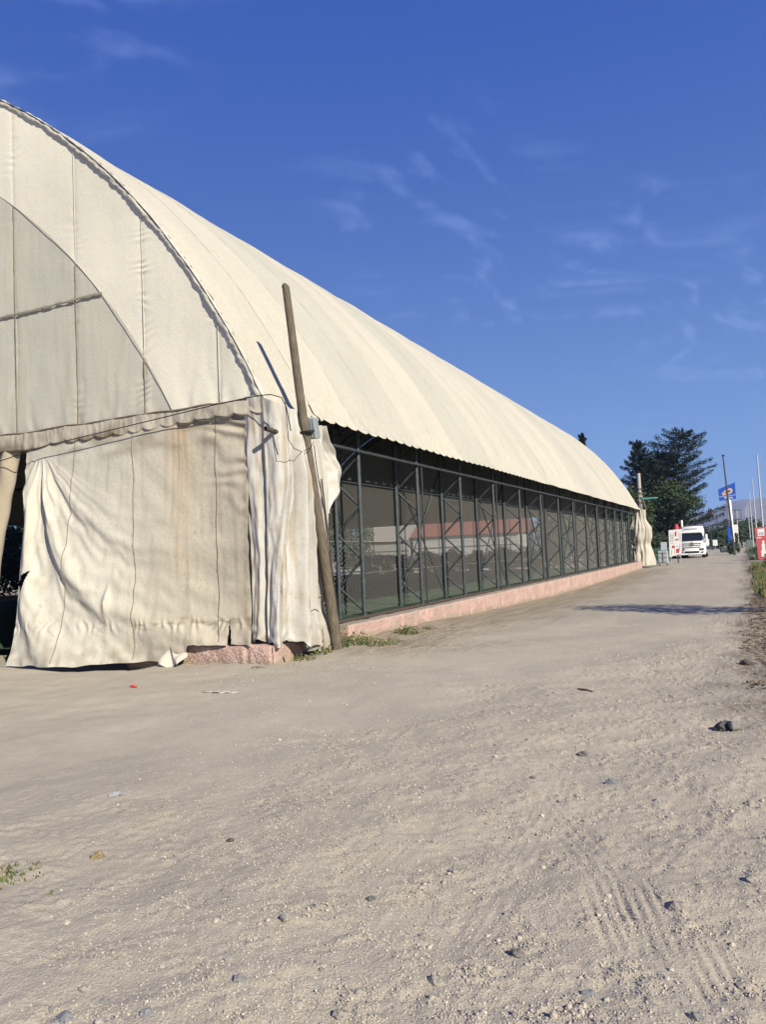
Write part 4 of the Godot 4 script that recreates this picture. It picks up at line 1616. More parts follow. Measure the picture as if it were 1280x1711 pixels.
		t.rod(Vector3(tp.x, -0.3, q[3]), Vector3(tp.x, tp.y * 0.6, q[3]), 0.16, 6)
		wpart("trunk", t, M.vc, tr)

# ---------------------------------------------------------------- signs, posts and other far things
func make_far_things() -> void:
	# concrete utility pole by the far corner with a teal lamp arm
	var up0 := Vector3(-7.15, -0.12, -62.0)
	var upo := thing("utility_pole", "concrete utility pole with wires behind the hall's far corner", "pole", up0)
	var b := MB.new()
	b.tube(PackedVector3Array([up0 + Vector3(0, -0.2, 0), up0 + Vector3(0.05, 7.1, 0)]), PackedFloat32Array([0.20, 0.14]), 10)
	wpart("shaft", b, M.concrete, upo)
	for k in 4:
		var br := MB.new()
		br.box(up0 + Vector3(0.1, 5.9 - k * 0.35, 0.15), Vector3(0.5, 0.04, 0.06), 0.0)
		wpart("bracket", br, M.steel_dark, upo)
	for k in 6:
		var w := MB.new()
		var a := up0 + Vector3(0.2 * sin(k * 2.0), 6.0 - k * 0.3, 0.18)
		w.tube(PackedVector3Array([a, a + Vector3(0.25 + 0.05 * k, -1.4, 0.2), a + Vector3(0.1 * k, -2.4 - 0.1 * k, 1.0)]), PackedFloat32Array([0.015, 0.015, 0.015]), 4)
		wpart("cable", w, M.black if k % 2 == 0 else M.concrete, upo)
	var la := MB.new()
	la.box(up0 + Vector3(0.78, 5.12, 0.1), Vector3(1.15, 0.10, 0.14), 0.02)
	wpart("lamp_arm", la, M.teal, upo)
	# fence by the trees
	var fe := thing("metal_fence", "green metal fence with posts beside the white banner", "fence", Vector3(-6.2, -0.12, -66.0))
	for k in 14:
		var p := MB.new()
		var z := -60.0 - k * 1.25
		p.box(Vector3(-6.25, 0.55, z), Vector3(0.06, 1.3, 0.06), 0.005)
		wpart("post", p, M.green_paint, fe)
	for y in [0.25, 0.65, 1.05]:
		var r := MB.new()
		r.box(Vector3(-6.21, y, -68.1), Vector3(0.03, 0.05, 16.6), 0.0)
		wpart("rail", r, M.green_paint, fe)
	# dumpster with a raised lid
	var db := Vector3(-5.52, -0.10, -60.2)
	var du := thing("dumpster", "grey metal rubbish container with its lid up beside the fence", "dumpster", db)
	var body := MB.new()
	body.box(db + Vector3(0, 0.62, 0), Vector3(0.66, 0.95, 0.6), 0.03)
	wpart("body", body, M.galv, du)
	for k in 3:
		var rb := MB.new()
		rb.box(db + Vector3(0, 0.30 + 0.32 * k, 0.32), Vector3(0.6, 0.05, 0.05), 0.01)
		wpart("rib", rb, M.grey_box, du)
	var rb2 := MB.new()
	rb2.box(db + Vector3(0, 0.62, 0.315), Vector3(0.05, 0.8, 0.035), 0.0)
	wpart("rib", rb2, M.steel_dark, du)
	var lid := MB.new()
	lid.box(db + Vector3(0.06, 1.42, -0.25), Vector3(0.42, 0.62, 0.05), 0.01, Basis(Vector3.RIGHT, -0.25))
	wpart("lid", lid, M.galv, du)
	for s in [-1.0, 1.0]:
		var wh := MB.new()
		wh.rod(db + Vector3(0.26 * s - 0.03, 0.08, 0.2), db + Vector3(0.26 * s + 0.03, 0.08, 0.2), 0.08, 10)
		wpart("wheel", wh, M.rubber, du)
	# white banner board with red and grey print
	var z := -66.0
	var p0 := hit(1118, 886, 2, z)
	var p1 := hit(1140, 884, 2, z)
	var p2 := hit(1140, 925, 2, z)
	var p3 := hit(1120, 931, 2, z)
	var bn := thing("banner_board", "tall white banner board with red and grey print before the trees", "banner", Vector3((p0.x + p1.x) * 0.5, -0.12, z))
	var bd := MB.new()
	for s in [0.0, -0.06]:
		var d := Vector3(0, 0, s)
		bd.quad(p0 + d, p1 + d, p2 + d, p3 + d, Vector3(0, 0, 1 if s == 0.0 else -1))
	var ring := [p0, p1, p2, p3]
	for k in 4:
		var a: Vector3 = ring[k]
		var e: Vector3 = ring[(k + 1) % 4]
		bd.quad(a, e, e + Vector3(0, 0, -0.06), a + Vector3(0, 0, -0.06), ((a + e) * 0.5 - (p0 + p2) * 0.5))
	wpart("board", bd, M.white, bn)
	var bp := func(u: float, v: float) -> Vector3: return p0.lerp(p1, u).lerp(p3.lerp(p2, u), v) + Vector3(0, 0, 0.006)
	var marks := [[0.47, 0.60, 0.08, 0.26, "red"], [0.50, 0.72, 0.37, 0.43, "red"], [0.22, 0.44, 0.60, 0.70, "red"], [0.55, 0.80, 0.76, 0.93, "red"], [0.15, 0.35, 0.505, 0.52, "grey_box"], [0.12, 0.16, 0.12, 0.46, "grey_box"], [0.24, 0.28, 0.16, 0.48, "grey_box"], [0.34, 0.37, 0.12, 0.44, "grey_box"], [0.78, 0.81, 0.12, 0.46, "grey_box"], [0.88, 0.91, 0.18, 0.50, "grey_box"], [0.56, 0.74, 0.66, 0.69, "grey_box"], [0.16, 0.20, 0.74, 0.95, "grey_box"], [0.40, 0.43, 0.66, 0.92, "grey_box"], [0.84, 0.88, 0.60, 0.86, "grey_box"]]
	for mk in marks:
		var pm := MB.new()
		pm.quad(bp.call(mk[0], mk[2]), bp.call(mk[1], mk[2]), bp.call(mk[1], mk[3]), bp.call(mk[0], mk[3]), Vector3(0, 0, 1))
		wpart("print", pm, M[mk[4]], bn)
	for s in [0.1, 0.9]:
		var lg := MB.new()
		var f: Vector3 = p3.lerp(p2, s) + Vector3(0, 0, -0.04)
		lg.rod(Vector3(f.x, -0.3, f.z), f + Vector3(0, 0.4, -0.03), 0.03, 6)
		wpart("leg", lg, M.galv, bn)
	# red barrel-like cap showing over the banner
	var rc := MB.new()
	var rp := hit(1131, 884, 2, -68.0)
	var rpo := thing("lamp_post", "red capped dark post rising behind the white banner", "post", Vector3(rp.x, -0.12, -68.0))
	rc.rod(Vector3(rp.x, -0.3, -68.0), Vector3(rp.x, 2.62, -68.0), 0.05, 8)
	wpart("shaft", rc, M.steel_dark, rpo)
	var rcap := MB.new()
	rcap.tube(PackedVector3Array([Vector3(rp.x, 2.45, -68.0), Vector3(rp.x, 2.5, -68.0), Vector3(rp.x, 2.95, -68.0), Vector3(rp.x, 3.05, -68.0)]), PackedFloat32Array([0.1, 0.24, 0.17, 0.08]), 12)
	wpart("cap", rcap, M.red, rpo)
	# blue pylon sign
	var zs := -135.0
	var pb := hit(1225, 905, 2, zs)
	var py := thing("pylon_sign", "blue filling station sign with orange emblem on a white mast", "sign", Vector3(pb.x, -0.2, zs))
	var t0 := hit(1201, 818, 2, zs)
	var t1 := hit(1229, 806, 2, zs)
	var t2 := hit(1231, 833, 2, zs)
	var t3 := hit(1203, 837, 2, zs)
	var sg := MB.new()
	for s in [0.35, -0.35]:
		var d := Vector3(0, 0, s)
		sg.quad(t0 + d, t1 + d, t2 + d, t3 + d, Vector3(0, 0, s))
	var tr := [t0, t1, t2, t3]
	for k in 4:
		var a: Vector3 = tr[k]
		var e: Vector3 = tr[(k + 1) % 4]
		sg.quad(a + Vector3(0, 0, 0.35), e + Vector3(0, 0, 0.35), e - Vector3(0, 0, 0.35), a - Vector3(0, 0, 0.35), (a + e) * 0.5 - (t0 + t2) * 0.5)
	wpart("sign_panel", sg, M.blue, py)
	var ms := MB.new()
	ms.tube(PackedVector3Array([Vector3(pb.x, -0.4, zs), (t2 + t3) * 0.5 + Vector3(0.1, 0.3, 0)]), PackedFloat32Array([0.42, 0.38]), 14)
	wpart("mast", ms, M.white, py)
	var sp := func(u: float, v: float) -> Vector3: return t0.lerp(t1, u).lerp(t3.lerp(t2, u), v) + Vector3(0, 0, 0.37)
	# emblem: a stepped letter e and a ring
	var em := MB.new()
	for q in [[0.30, 0.44, 0.30, 0.37], [0.18, 0.44, 0.40, 0.49], [0.22, 0.46, 0.53, 0.63]]:
		em.quad(sp.call(q[0], q[2]), sp.call(q[1], q[2]), sp.call(q[1], q[3]), sp.call(q[0], q[3]), Vector3(0, 0, 1))
	for k in 24:
		var a0 := TAU * k / 24.0
		var a1 := TAU * (k + 1) / 24.0
		var cen := Vector2(0.63, 0.44)
		em.quad(sp.call(cen.x + cos(a0) * 0.20, cen.y + sin(a0) * 0.19), sp.call(cen.x + cos(a1) * 0.20, cen.y + sin(a1) * 0.19), sp.call(cen.x + cos(a1) * 0.085, cen.y + sin(a1) * 0.09), sp.call(cen.x + cos(a0) * 0.085, cen.y + sin(a0) * 0.09), Vector3(0, 0, 1))
	em.quad(sp.call(0.44, 0.28), sp.call(0.56, 0.26), sp.call(0.56, 0.62), sp.call(0.44, 0.63), Vector3(0, 0, 1))
	wpart("emblem", em, M.orange, py)
	var ln := MB.new()
	ln.quad(sp.call(0.0, 0.66), sp.call(1.0, 0.76), sp.call(1.0, 0.785), sp.call(0.0, 0.685), Vector3(0, 0, 1))
	wpart("stripe", ln, M.white, py)
	var tm := TextMesh.new()
	tm.text = "AYDAZ"
	tm.font_size = 32
	tm.pixel_size = 0.0125
	tm.depth = 0.02
	var fnt := SystemFont.new()
	fnt.font_names = PackedStringArray(["Droid Sans"])
	fnt.font_weight = 700
	tm.font = fnt
	var tx := MeshInstance3D.new()
	tx.name = "lettering"
	tx.mesh = tm
	tx.material_override = M.white
	py.add_child(tx)
	var tc: Vector3 = sp.call(0.56, 0.875)
	tx.position = tc - py.position
	tx.rotation.z = -0.06
	var bl := MB.new()
	bl.box(Vector3(pb.x - 0.35, 1.9, zs + 0.45), Vector3(0.5, 3.6, 0.2), 0.02)
	wpart("price_panel", bl, M.blue, py)
	# dark post leaning in front of the sign
	var dp0 := hit(1228, 912, 2, -92.0)
	dp0.y = -0.2
	var dp1 := hit(1209, 762, 2, -92.0)
	var dp := thing("lamp_post", "tall dark post leaning before the blue sign", "post", dp0)
	var dpm := MB.new()
	dpm.tube(PackedVector3Array([dp0, dp1]), PackedFloat32Array([0.13, 0.07]), 10)
	wpart("shaft", dpm, M.steel, dp)
	var dc := MB.new()
	dc.box(dp1 + Vector3(0.02, 0.06, 0), Vector3(0.28, 0.18, 0.2), 0.03)
	wpart("cap", dc, M.steel_dark, dp)
	# row of galvanised lamp posts on the right of the road
	for k in 6:
		var q: Array = [[1266, 760, -76.0], [1258, 800, -106.0], [1253, 822, -135.0], [1250, 840, -168.0], [1247.5, 846, -185.0], [1246, 850, -200.0]][k]
		var top := hit(q[0], q[1], 2, q[2])
		var lp := thing("lamp_post", "slender galvanised lamp post with a curved arm beside the road", "post", Vector3(top.x, -0.2, q[2]), "galvanised lamp posts along the road")
		var m := MB.new()
		m.tube(PackedVector3Array([Vector3(top.x + 0.1, -0.3, q[2]), Vector3(top.x, top.y, q[2])]), PackedFloat32Array([0.10, 0.055]), 8)
		wpart("shaft", m, M.galv, lp)
		var ar := MB.new()
		ar.tube(PackedVector3Array([Vector3(top.x + 0.02, top.y - 1.4, q[2]), Vector3(top.x + 0.35, top.y - 0.95, q[2]), Vector3(top.x + 0.9, top.y - 0.75, q[2]), Vector3(top.x + 1.7, top.y - 0.72, q[2])]), PackedFloat32Array([0.035, 0.03, 0.03, 0.03]), 6)
		wpart("arm", ar, M.galv, lp)
		var hd := MB.new()
		hd.box(Vector3(top.x + 1.9, top.y - 0.74, q[2]), Vector3(0.5, 0.1, 0.2), 0.03)
		wpart("lamp_head", hd, M.galv, lp)
	# flag post, thin posts and a pole frame with cross bars
	for q in [[1185, 848, -150.0, true], [1198, 857, -158.0, false], [1176, 862, -165.0, false]]:
		var top := hit(q[0], q[1], 2, q[2])
		var fo := thing("flag_pole", "dark thin flag pole with a furled red flag" if q[3] else "bare thin pole behind the parked truck", "pole", Vector3(top.x, -0.2, q[2]), "" if q[3] else "bare poles behind the truck")
		var m := MB.new()
		m.tube(PackedVector3Array([Vector3(top.x + 0.15, -0.3, q[2]), top]), PackedFloat32Array([0.08, 0.05]), 6)
		wpart("shaft", m, M.steel, fo)
		if q[3]:
			var fg := MB.new()
			fg.grid(6, 12, func(u: float, v: float) -> Vector3: return top + Vector3(0.05 + u * 0.45, -0.3 - v * 1.5, 0.1 * sin(u * 9.0 + v * 3.0)), func(_p: Vector3) -> Color: return Color(1, 1, 1), Vector3(0, 0, 1))
			wpart("flag", fg, mat(Color(0.22, 0.02, 0.025), 0.8), fo)
	var hz := -170.0
	var ha := hit(1209, 853, 2, hz)
	var he := hit(1239, 852, 2, hz)
	var hfr := thing("power_frame", "twin pole power line frame with cross bars before the hills", "power frame", Vector3((ha.x + he.x) * 0.5, -0.2, hz))
	for s in [0.25, 0.75]:
		var m := MB.new()
		var q := ha.lerp(he, s)
		m.rod(Vector3(q.x, -0.4, hz), q, 0.12, 8)
		wpart("shaft", m, M.concrete, hfr)
	for dy in [0.0, -1.9]:
		var m := MB.new()
		m.rod(ha + Vector3(0, dy, 0.1), he + Vector3(0, dy, 0.1), 0.06, 6)
		wpart("cross_bar", m, M.steel_dark, hfr)
	for s in [0.0, 0.33, 0.66, 1.0]:
		var m := MB.new()
		var q := ha.lerp(he, s)
		m.rod(q + Vector3(0, 0, 0.1), q + Vector3(0, -1.9, 0.1), 0.05, 6)
		wpart("insulator", m, M.steel_dark, hfr)
	var tf := MB.new()
	tf.box(hit(1229, 884, 2, hz + 0.6), Vector3(1.0, 1.7, 0.8), 0.05)
	wpart("transformer", tf, M.white, hfr)
	# red sign board on the right
	var rz := -60.0
	var r0 := hit(1262, 882, 2, rz)
	var r1 := hit(1288, 879, 2, rz)
	var r2 := hit(1288, 934, 2, rz)
	var r3 := hit(1269, 935, 2, rz)
	var rs := thing("sign_board", "red tapering advertising board with a white figure on the verge", "sign", Vector3((r0.x + r1.x) * 0.5, 0.0, rz))
	var rm := MB.new()
	for s in [0.0, -0.12]:
		rm.quad(r0 + Vector3(0, 0, s), r1 + Vector3(0, 0, s), r2 + Vector3(0, 0, s), r3 + Vector3(0, 0, s), Vector3(0, 0, 1 if s == 0.0 else -1))
	var rr := [r0, r1, r2, r3]
	for k in 4:
		var a: Vector3 = rr[k]
		var e: Vector3 = rr[(k + 1) % 4]
		rm.quad(a, e, e + Vector3(0, 0, -0.12), a + Vector3(0, 0, -0.12), (a + e) * 0.5 - (r0 + r2) * 0.5)
	wpart("board", rm, mat(Color(0.50, 0.085, 0.10), 0.6), rs)
	var rq := func(u: float, v: float, e: float) -> Vector3: return r0.lerp(r1, u).lerp(r3.lerp(r2, u), v) + Vector3(0, 0, e)
	for q in [[0.16, 0.62, 0.05, 0.27, "white"], [0.06, 0.40, 0.31, 0.335, "white"], [0.42, 0.58, 0.42, 0.52, "white"], [0.36, 0.62, 0.52, 0.72, "white"], [0.28, 0.66, 0.72, 0.92, "white"]]:
		var pm := MB.new()
		pm.quad(rq.call(q[0], q[2], 0.006), rq.call(q[1], q[2], 0.006), rq.call(q[1], q[3], 0.006), rq.call(q[0], q[3], 0.006), Vector3(0, 0, 1))
		wpart("print", pm, M[q[4]], rs)
	var pg := MB.new()
	for k in 3:
		pg.quad(rq.call(0.24 + 0.12 * k, 0.16, 0.010), rq.call(0.31 + 0.12 * k, 0.16, 0.010), rq.call(0.31 + 0.12 * k, 0.24, 0.010), rq.call(0.24 + 0.12 * k, 0.24, 0.010), Vector3(0, 0, 1))
	wpart("print", pg, M.grey_box, rs)
	# grey-green cabinet, small white plate, low blocks and bollard far up the road
	var cz := -82.0
	var cpos := hit(1255, 925, 2, cz)
	var cbx := thing("service_cabinet", "grey green cabinet on the verge behind the red board", "cabinet", Vector3(cpos.x, -0.1, cz))
	var cm := MB.new()
	cm.box(Vector3(cpos.x, 0.75, cz), Vector3(0.55, 1.6, 0.5), 0.02)
	wpart("body", cm, mat(Color(0.13, 0.17, 0.16), 0.6), cbx)
	var cl := MB.new()
	cl.box(Vector3(cpos.x, 1.58, cz), Vector3(0.65, 0.08, 0.6), 0.02)
	wpart("lid", cl, M.black, cbx)
	var wz := -120.0
	var wp := hit(1196, 907, 2, wz)
	var ws := thing("road_sign", "small white plate on a post by the far verge", "sign", Vector3(wp.x, -0.2, wz))
	var w1 := MB.new()
	w1.box(wp, Vector3(0.62, 0.85, 0.04), 0.01)
	wpart("plate", w1, M.white, ws)
	var w2 := MB.new()
	w2.rod(Vector3(wp.x, -0.3, wz - 0.05), wp + Vector3(0, 0, -0.05), 0.035, 6)
	wpart("leg", w2, M.galv, ws)
	var bo := MB.new()
	var bq := gpx(1221, 923)
	bo.tube(PackedVector3Array([bq + Vector3(0, -0.2, 0), bq + Vector3(0, 0.55, 0), bq + Vector3(0, 0.64, 0)]), PackedFloat32Array([0.16, 0.14, 0.08]), 10)
	single("bollard", bo, M.white, "white concrete bollard beside the far road", "bollard", "", "", bq)
	var sk := MB.new()
	var sq := gpx(1211, 923)
	sk.box(sq + Vector3(0, 0.35, -0.6), Vector3(1.0, 0.75, 1.6), 0.12)
	single("stone_block", sk, mat(Color(0.06, 0.065, 0.07), 0.8), "dark block beside the white bollard", "block", "", "", sq)
	rng.seed = 431
	for q in [[1227, 920, -95.0, 0.75, 0.95], [1222, 918, -98.0, 0.5, 0.7]]:
		var p := hit(q[0], q[1], 2, q[2])
		var s := thing("shrub", "round dark shrub at the foot of the leaning post", "shrub", Vector3(p.x, -0.2, q[2]), "shrubs at the leaning post")
		var lb := MB.new()
		leaf_blob(lb, Vector3(p.x, q[4] * 0.8, q[2]), Vector3(q[3], q[4], q[3]), 1200, 0.2, Color(0.035, 0.06, 0.025), 30)
		wpart("crown", lb, M.leaf, s)
		var ss := MB.new()
		ss.col = Color(0.08, 0.06, 0.045)
		ss.rod(Vector3(p.x, -0.4, q[2]), Vector3(p.x, q[4], q[2]), 0.05, 6)
		wpart("stem", ss, M.vc, s)

# ---------------------------------------------------------------- truck
func make_truck() -> void:
	var o := Vector3(-4.90, -0.13, -84.0)
	var t := thing("truck", "white flatbed truck parked facing the hall beside the trees", "truck", o)
	var body := MB.new()
	# cab shell lofted from rounded sections, front towards +z
	var secs := [[0.42, 1.22, 0.0], [0.75, 1.24, 0.04], [1.25, 1.24, 0.05], [1.85, 1.22, 0.0], [2.75, 1.16, -0.16], [3.0, 1.13, -0.28], [3.22, 1.05, -0.55]]
	var ring := 28
	for s in secs:
		for k in ring + 1:
			var a := TAU * k / ring
			var cx := signf(cos(a)) * pow(absf(cos(a)), 0.28)
			var cz := signf(sin(a)) * pow(absf(sin(a)), 0.28)
			var zf: float = s[2] if cz > 0 else -2.2
			body.vert(Vector3(cx * s[1], s[0], -1.1 + cz * 1.1 + (zf if cz > 0 else 0.0)), Vector3(cos(a), 0.1, sin(a)).normalized(), Color(1, 1, 1))
	for r in secs.size() - 1:
		for k in ring:
			var q := r * (ring + 1) + k
			body.tri(q, q + 1, q + ring + 2)
			body.tri(q, q + ring + 2, q + ring + 1)
	var tc := body.vert(Vector3(0, 3.26, -1.3), Vector3.UP, Color(1, 1, 1))
	var last := (secs.size() - 1) * (ring + 1)
	for k in ring:
		body.tri(tc, last + k, last + k + 1)
	lpart("cab", body.mesh(), M.white_body, t)
	var add := func(called: String, m: Material, boxes: Array, parent: Node3D) -> MeshInstance3D:
		var b := MB.new()
		for q in boxes:
			b.box(q[0], q[1], q[2] if q.size() > 2 else 0.0)
		return lpart(called, b.mesh(), m, parent)
	var ws := MB.new()
	ws.quad(Vector3(-1.10, 1.78, 0.06), Vector3(1.10, 1.78, 0.06), Vector3(1.04, 2.52, -0.08), Vector3(-1.04, 2.52, -0.08), Vector3(0, 0, 1))
	lpart("windscreen", ws.mesh(), M.glass, t)
	add.call("sun_visor", M.white_body, [[Vector3(0, 2.64, 0.02), Vector3(2.1, 0.16, 0.16), 0.03]], t)
	add.call("roof_line", M.grey_box, [[Vector3(0, 2.98, -0.2), Vector3(1.2, 0.05, 0.05)]], t)
	for k in 3:
		add.call("grille_slat", M.grey_box if k > 0 else M.galv, [[Vector3(0, 1.52 - 0.20 * k, 0.085), Vector3(1.95 - 0.14 * k, 0.05, 0.06), 0.01]], t)
	add.call("lower_grille", M.black, [[Vector3(0, 0.62, 0.07), Vector3(1.35, 0.20, 0.08), 0.03]], t)
	add.call("bumper", M.white_body, [[Vector3(0, 0.42, 0.02), Vector3(2.44, 0.16, 0.3), 0.05]], t)
	add.call("number_plate", M.white, [[Vector3(0, 0.45, 0.19), Vector3(0.52, 0.12, 0.02)]], t)
	for s in [-1.0, 1.0]:
		var hl: MeshInstance3D = add.call("headlight", M.glass, [[Vector3(0.92 * s, 0.90, 0.06), Vector3(0.42, 0.20, 0.10), 0.05]], t)
		add.call("lens", M.galv, [[Vector3(0.90 * s, 0.91, 0.118), Vector3(0.16, 0.10, 0.02), 0.0]], hl)
		add.call("fog_light", M.black, [[Vector3(0.98 * s, 0.60, 0.06), Vector3(0.30, 0.13, 0.10), 0.04]], t)
		add.call("mirror", M.white_body, [[Vector3(1.40 * s, 2.02, -0.05), Vector3(0.22, 0.72, 0.18), 0.05]], t)
		add.call("mirror_arm", M.black, [[Vector3(1.25 * s, 2.38, -0.05), Vector3(0.3, 0.05, 0.05)], [Vector3(1.25 * s, 1.68, -0.05), Vector3(0.3, 0.05, 0.05)]], t)
		add.call("side_window", M.glass, [[Vector3(1.185 * s, 2.12, -0.85), Vector3(0.06, 0.68, 0.95), 0.02]], t)
	# emblem: ring with three spokes
	var em := MB.new()
	for k in 20:
		var a0 := TAU * k / 20.0
		var a1 := TAU * (k + 1) / 20.0
		em.quad(Vector3(cos(a0) * 0.20, 1.42 + sin(a0) * 0.20, 0.125), Vector3(cos(a1) * 0.20, 1.42 + sin(a1) * 0.20, 0.125), Vector3(cos(a1) * 0.155, 1.42 + sin(a1) * 0.155, 0.125), Vector3(cos(a0) * 0.155, 1.42 + sin(a0) * 0.155, 0.125), Vector3(0, 0, 1))
	for k in 3:
		var a := PI / 2 + TAU * k / 3.0
		em.rod(Vector3(0, 1.42, 0.125), Vector3(cos(a) * 0.18, 1.42 + sin(a) * 0.18, 0.125), 0.022, 5)
	lpart("emblem", em.mesh(), M.black, t)
	# exhaust stack, load bed, chassis
	var ex := MB.new()
	ex.rod(Vector3(-1.0, 1.0, -2.5), Vector3(-1.0, 3.95, -2.5), 0.12, 10)
	lpart("snorkel", ex.mesh(), M.white, t)
	var bed: MeshInstance3D = add.call("load_bed", M.galv, [[Vector3(0, 1.15, -6.2), Vector3(2.5, 0.14, 7.2), 0.02]], t)
	for s in [-1.0, 1.0]:
		add.call("bed_side", M.white, [[Vector3(1.24 * s, 1.55, -6.2), Vector3(0.05, 0.62, 7.1), 0.01]], bed)
	add.call("chassis", M.black, [[Vector3(0, 0.82, -5.4), Vector3(0.9, 0.26, 8.6)]], t)
	add.call("fuel_tank", M.galv, [[Vector3(0.95, 0.70, -3.9), Vector3(0.5, 0.5, 1.2), 0.08]], t)
	for z in [-1.35, -5.6, -6.95]:
		for s in [-1.0, 1.0]:
			var w := MB.new()
			w.tube(PackedVector3Array([Vector3(0.83 * s, 0.5, z), Vector3(0.88 * s, 0.5, z), Vector3(1.14 * s, 0.5, z), Vector3(1.18 * s, 0.5, z)]), PackedFloat32Array([0.46, 0.51, 0.51, 0.46]), 24)
			var wo := lpart("wheel", w.mesh(), M.rubber, t)
			var rm := MB.new()
			rm.tube(PackedVector3Array([Vector3(1.17 * s, 0.5, z), Vector3(1.20 * s, 0.5, z)]), PackedFloat32Array([0.29, 0.24]), 18)
			lpart("rim", rm.mesh(), M.galv, wo)

# ---------------------------------------------------------------- stones, weeds and litter
func rock_mesh(seedv: int, rough: float, sub: bool) -> ArrayMesh:
	# an icosahedron, optionally split once, pushed about
	var ph := (1.0 + sqrt(5.0)) / 2.0
	var vs := []
	for q in [[-1, ph, 0], [1, ph, 0], [-1, -ph, 0], [1, -ph, 0], [0, -1, ph], [0, 1, ph], [0, -1, -ph], [0, 1, -ph], [ph, 0, -1], [ph, 0, 1], [-ph, 0, -1], [-ph, 0, 1]]:
		vs.append(Vector3(q[0], q[1], q[2]).normalized())
	var fs := [[0, 11, 5], [0, 5, 1], [0, 1, 7], [0, 7, 10], [0, 10, 11], [1, 5, 9], [5, 11, 4], [11, 10, 2], [10, 7, 6], [7, 1, 8], [3, 9, 4], [3, 4, 2], [3, 2, 6], [3, 6, 8], [3, 8, 9], [4, 9, 5], [2, 4, 11], [6, 2, 10], [8, 6, 7], [9, 8, 1]]
	var levels := 2 if sub else 0
	for l in levels:
		var nf := []
		for f in fs:
			var a: Vector3 = vs[f[0]]
			var b: Vector3 = vs[f[1]]
			var c: Vector3 = vs[f[2]]
			var k := vs.size()
			vs.append(((a + b) * 0.5).normalized())
			vs.append(((b + c) * 0.5).normalized())
			vs.append(((c + a) * 0.5).normalized())
			nf.append_array([[f[0], k, k + 2], [f[1], k + 1, k], [f[2], k + 2, k + 1], [k, k + 1, k + 2]])
		fs = nf
	var m := MB.new()
	for f in fs:
		var p := []
		for j in 3:
			var d: Vector3 = vs[f[j]]
			var r := 1.0 + rough * (n3(d.x * 1.1 + seedv * 7.0, d.y * 1.1, d.z * 1.1) + 0.4 * n3(d.x * 2.6, d.y * 2.6 + seedv * 3.0, d.z * 2.6))
			# flat broken faces
			for g in 3:
				var pn := Vector3(sin(seedv * 3.1 + g * 2.0), cos(seedv * 1.7 + g), sin(seedv + g * 4.0)).normalized()
				var dd := d.dot(pn)
				if dd > 0.0:
					r = minf(r, 0.72 / dd)
			p.append(d * r)
		var nn: Vector3 = (p[1] - p[0]).cross(p[2] - p[0]).normalized()
		if nn.dot(p[0]) < 0.0:
			nn = -nn
		var q := m.vert(p[0], nn, Color(1, 1, 1)); m.vert(p[1], nn, Color(1, 1, 1)); m.vert(p[2], nn, Color(1, 1, 1))
		m.tri(q, q + 1, q + 2)
	return m.mesh()

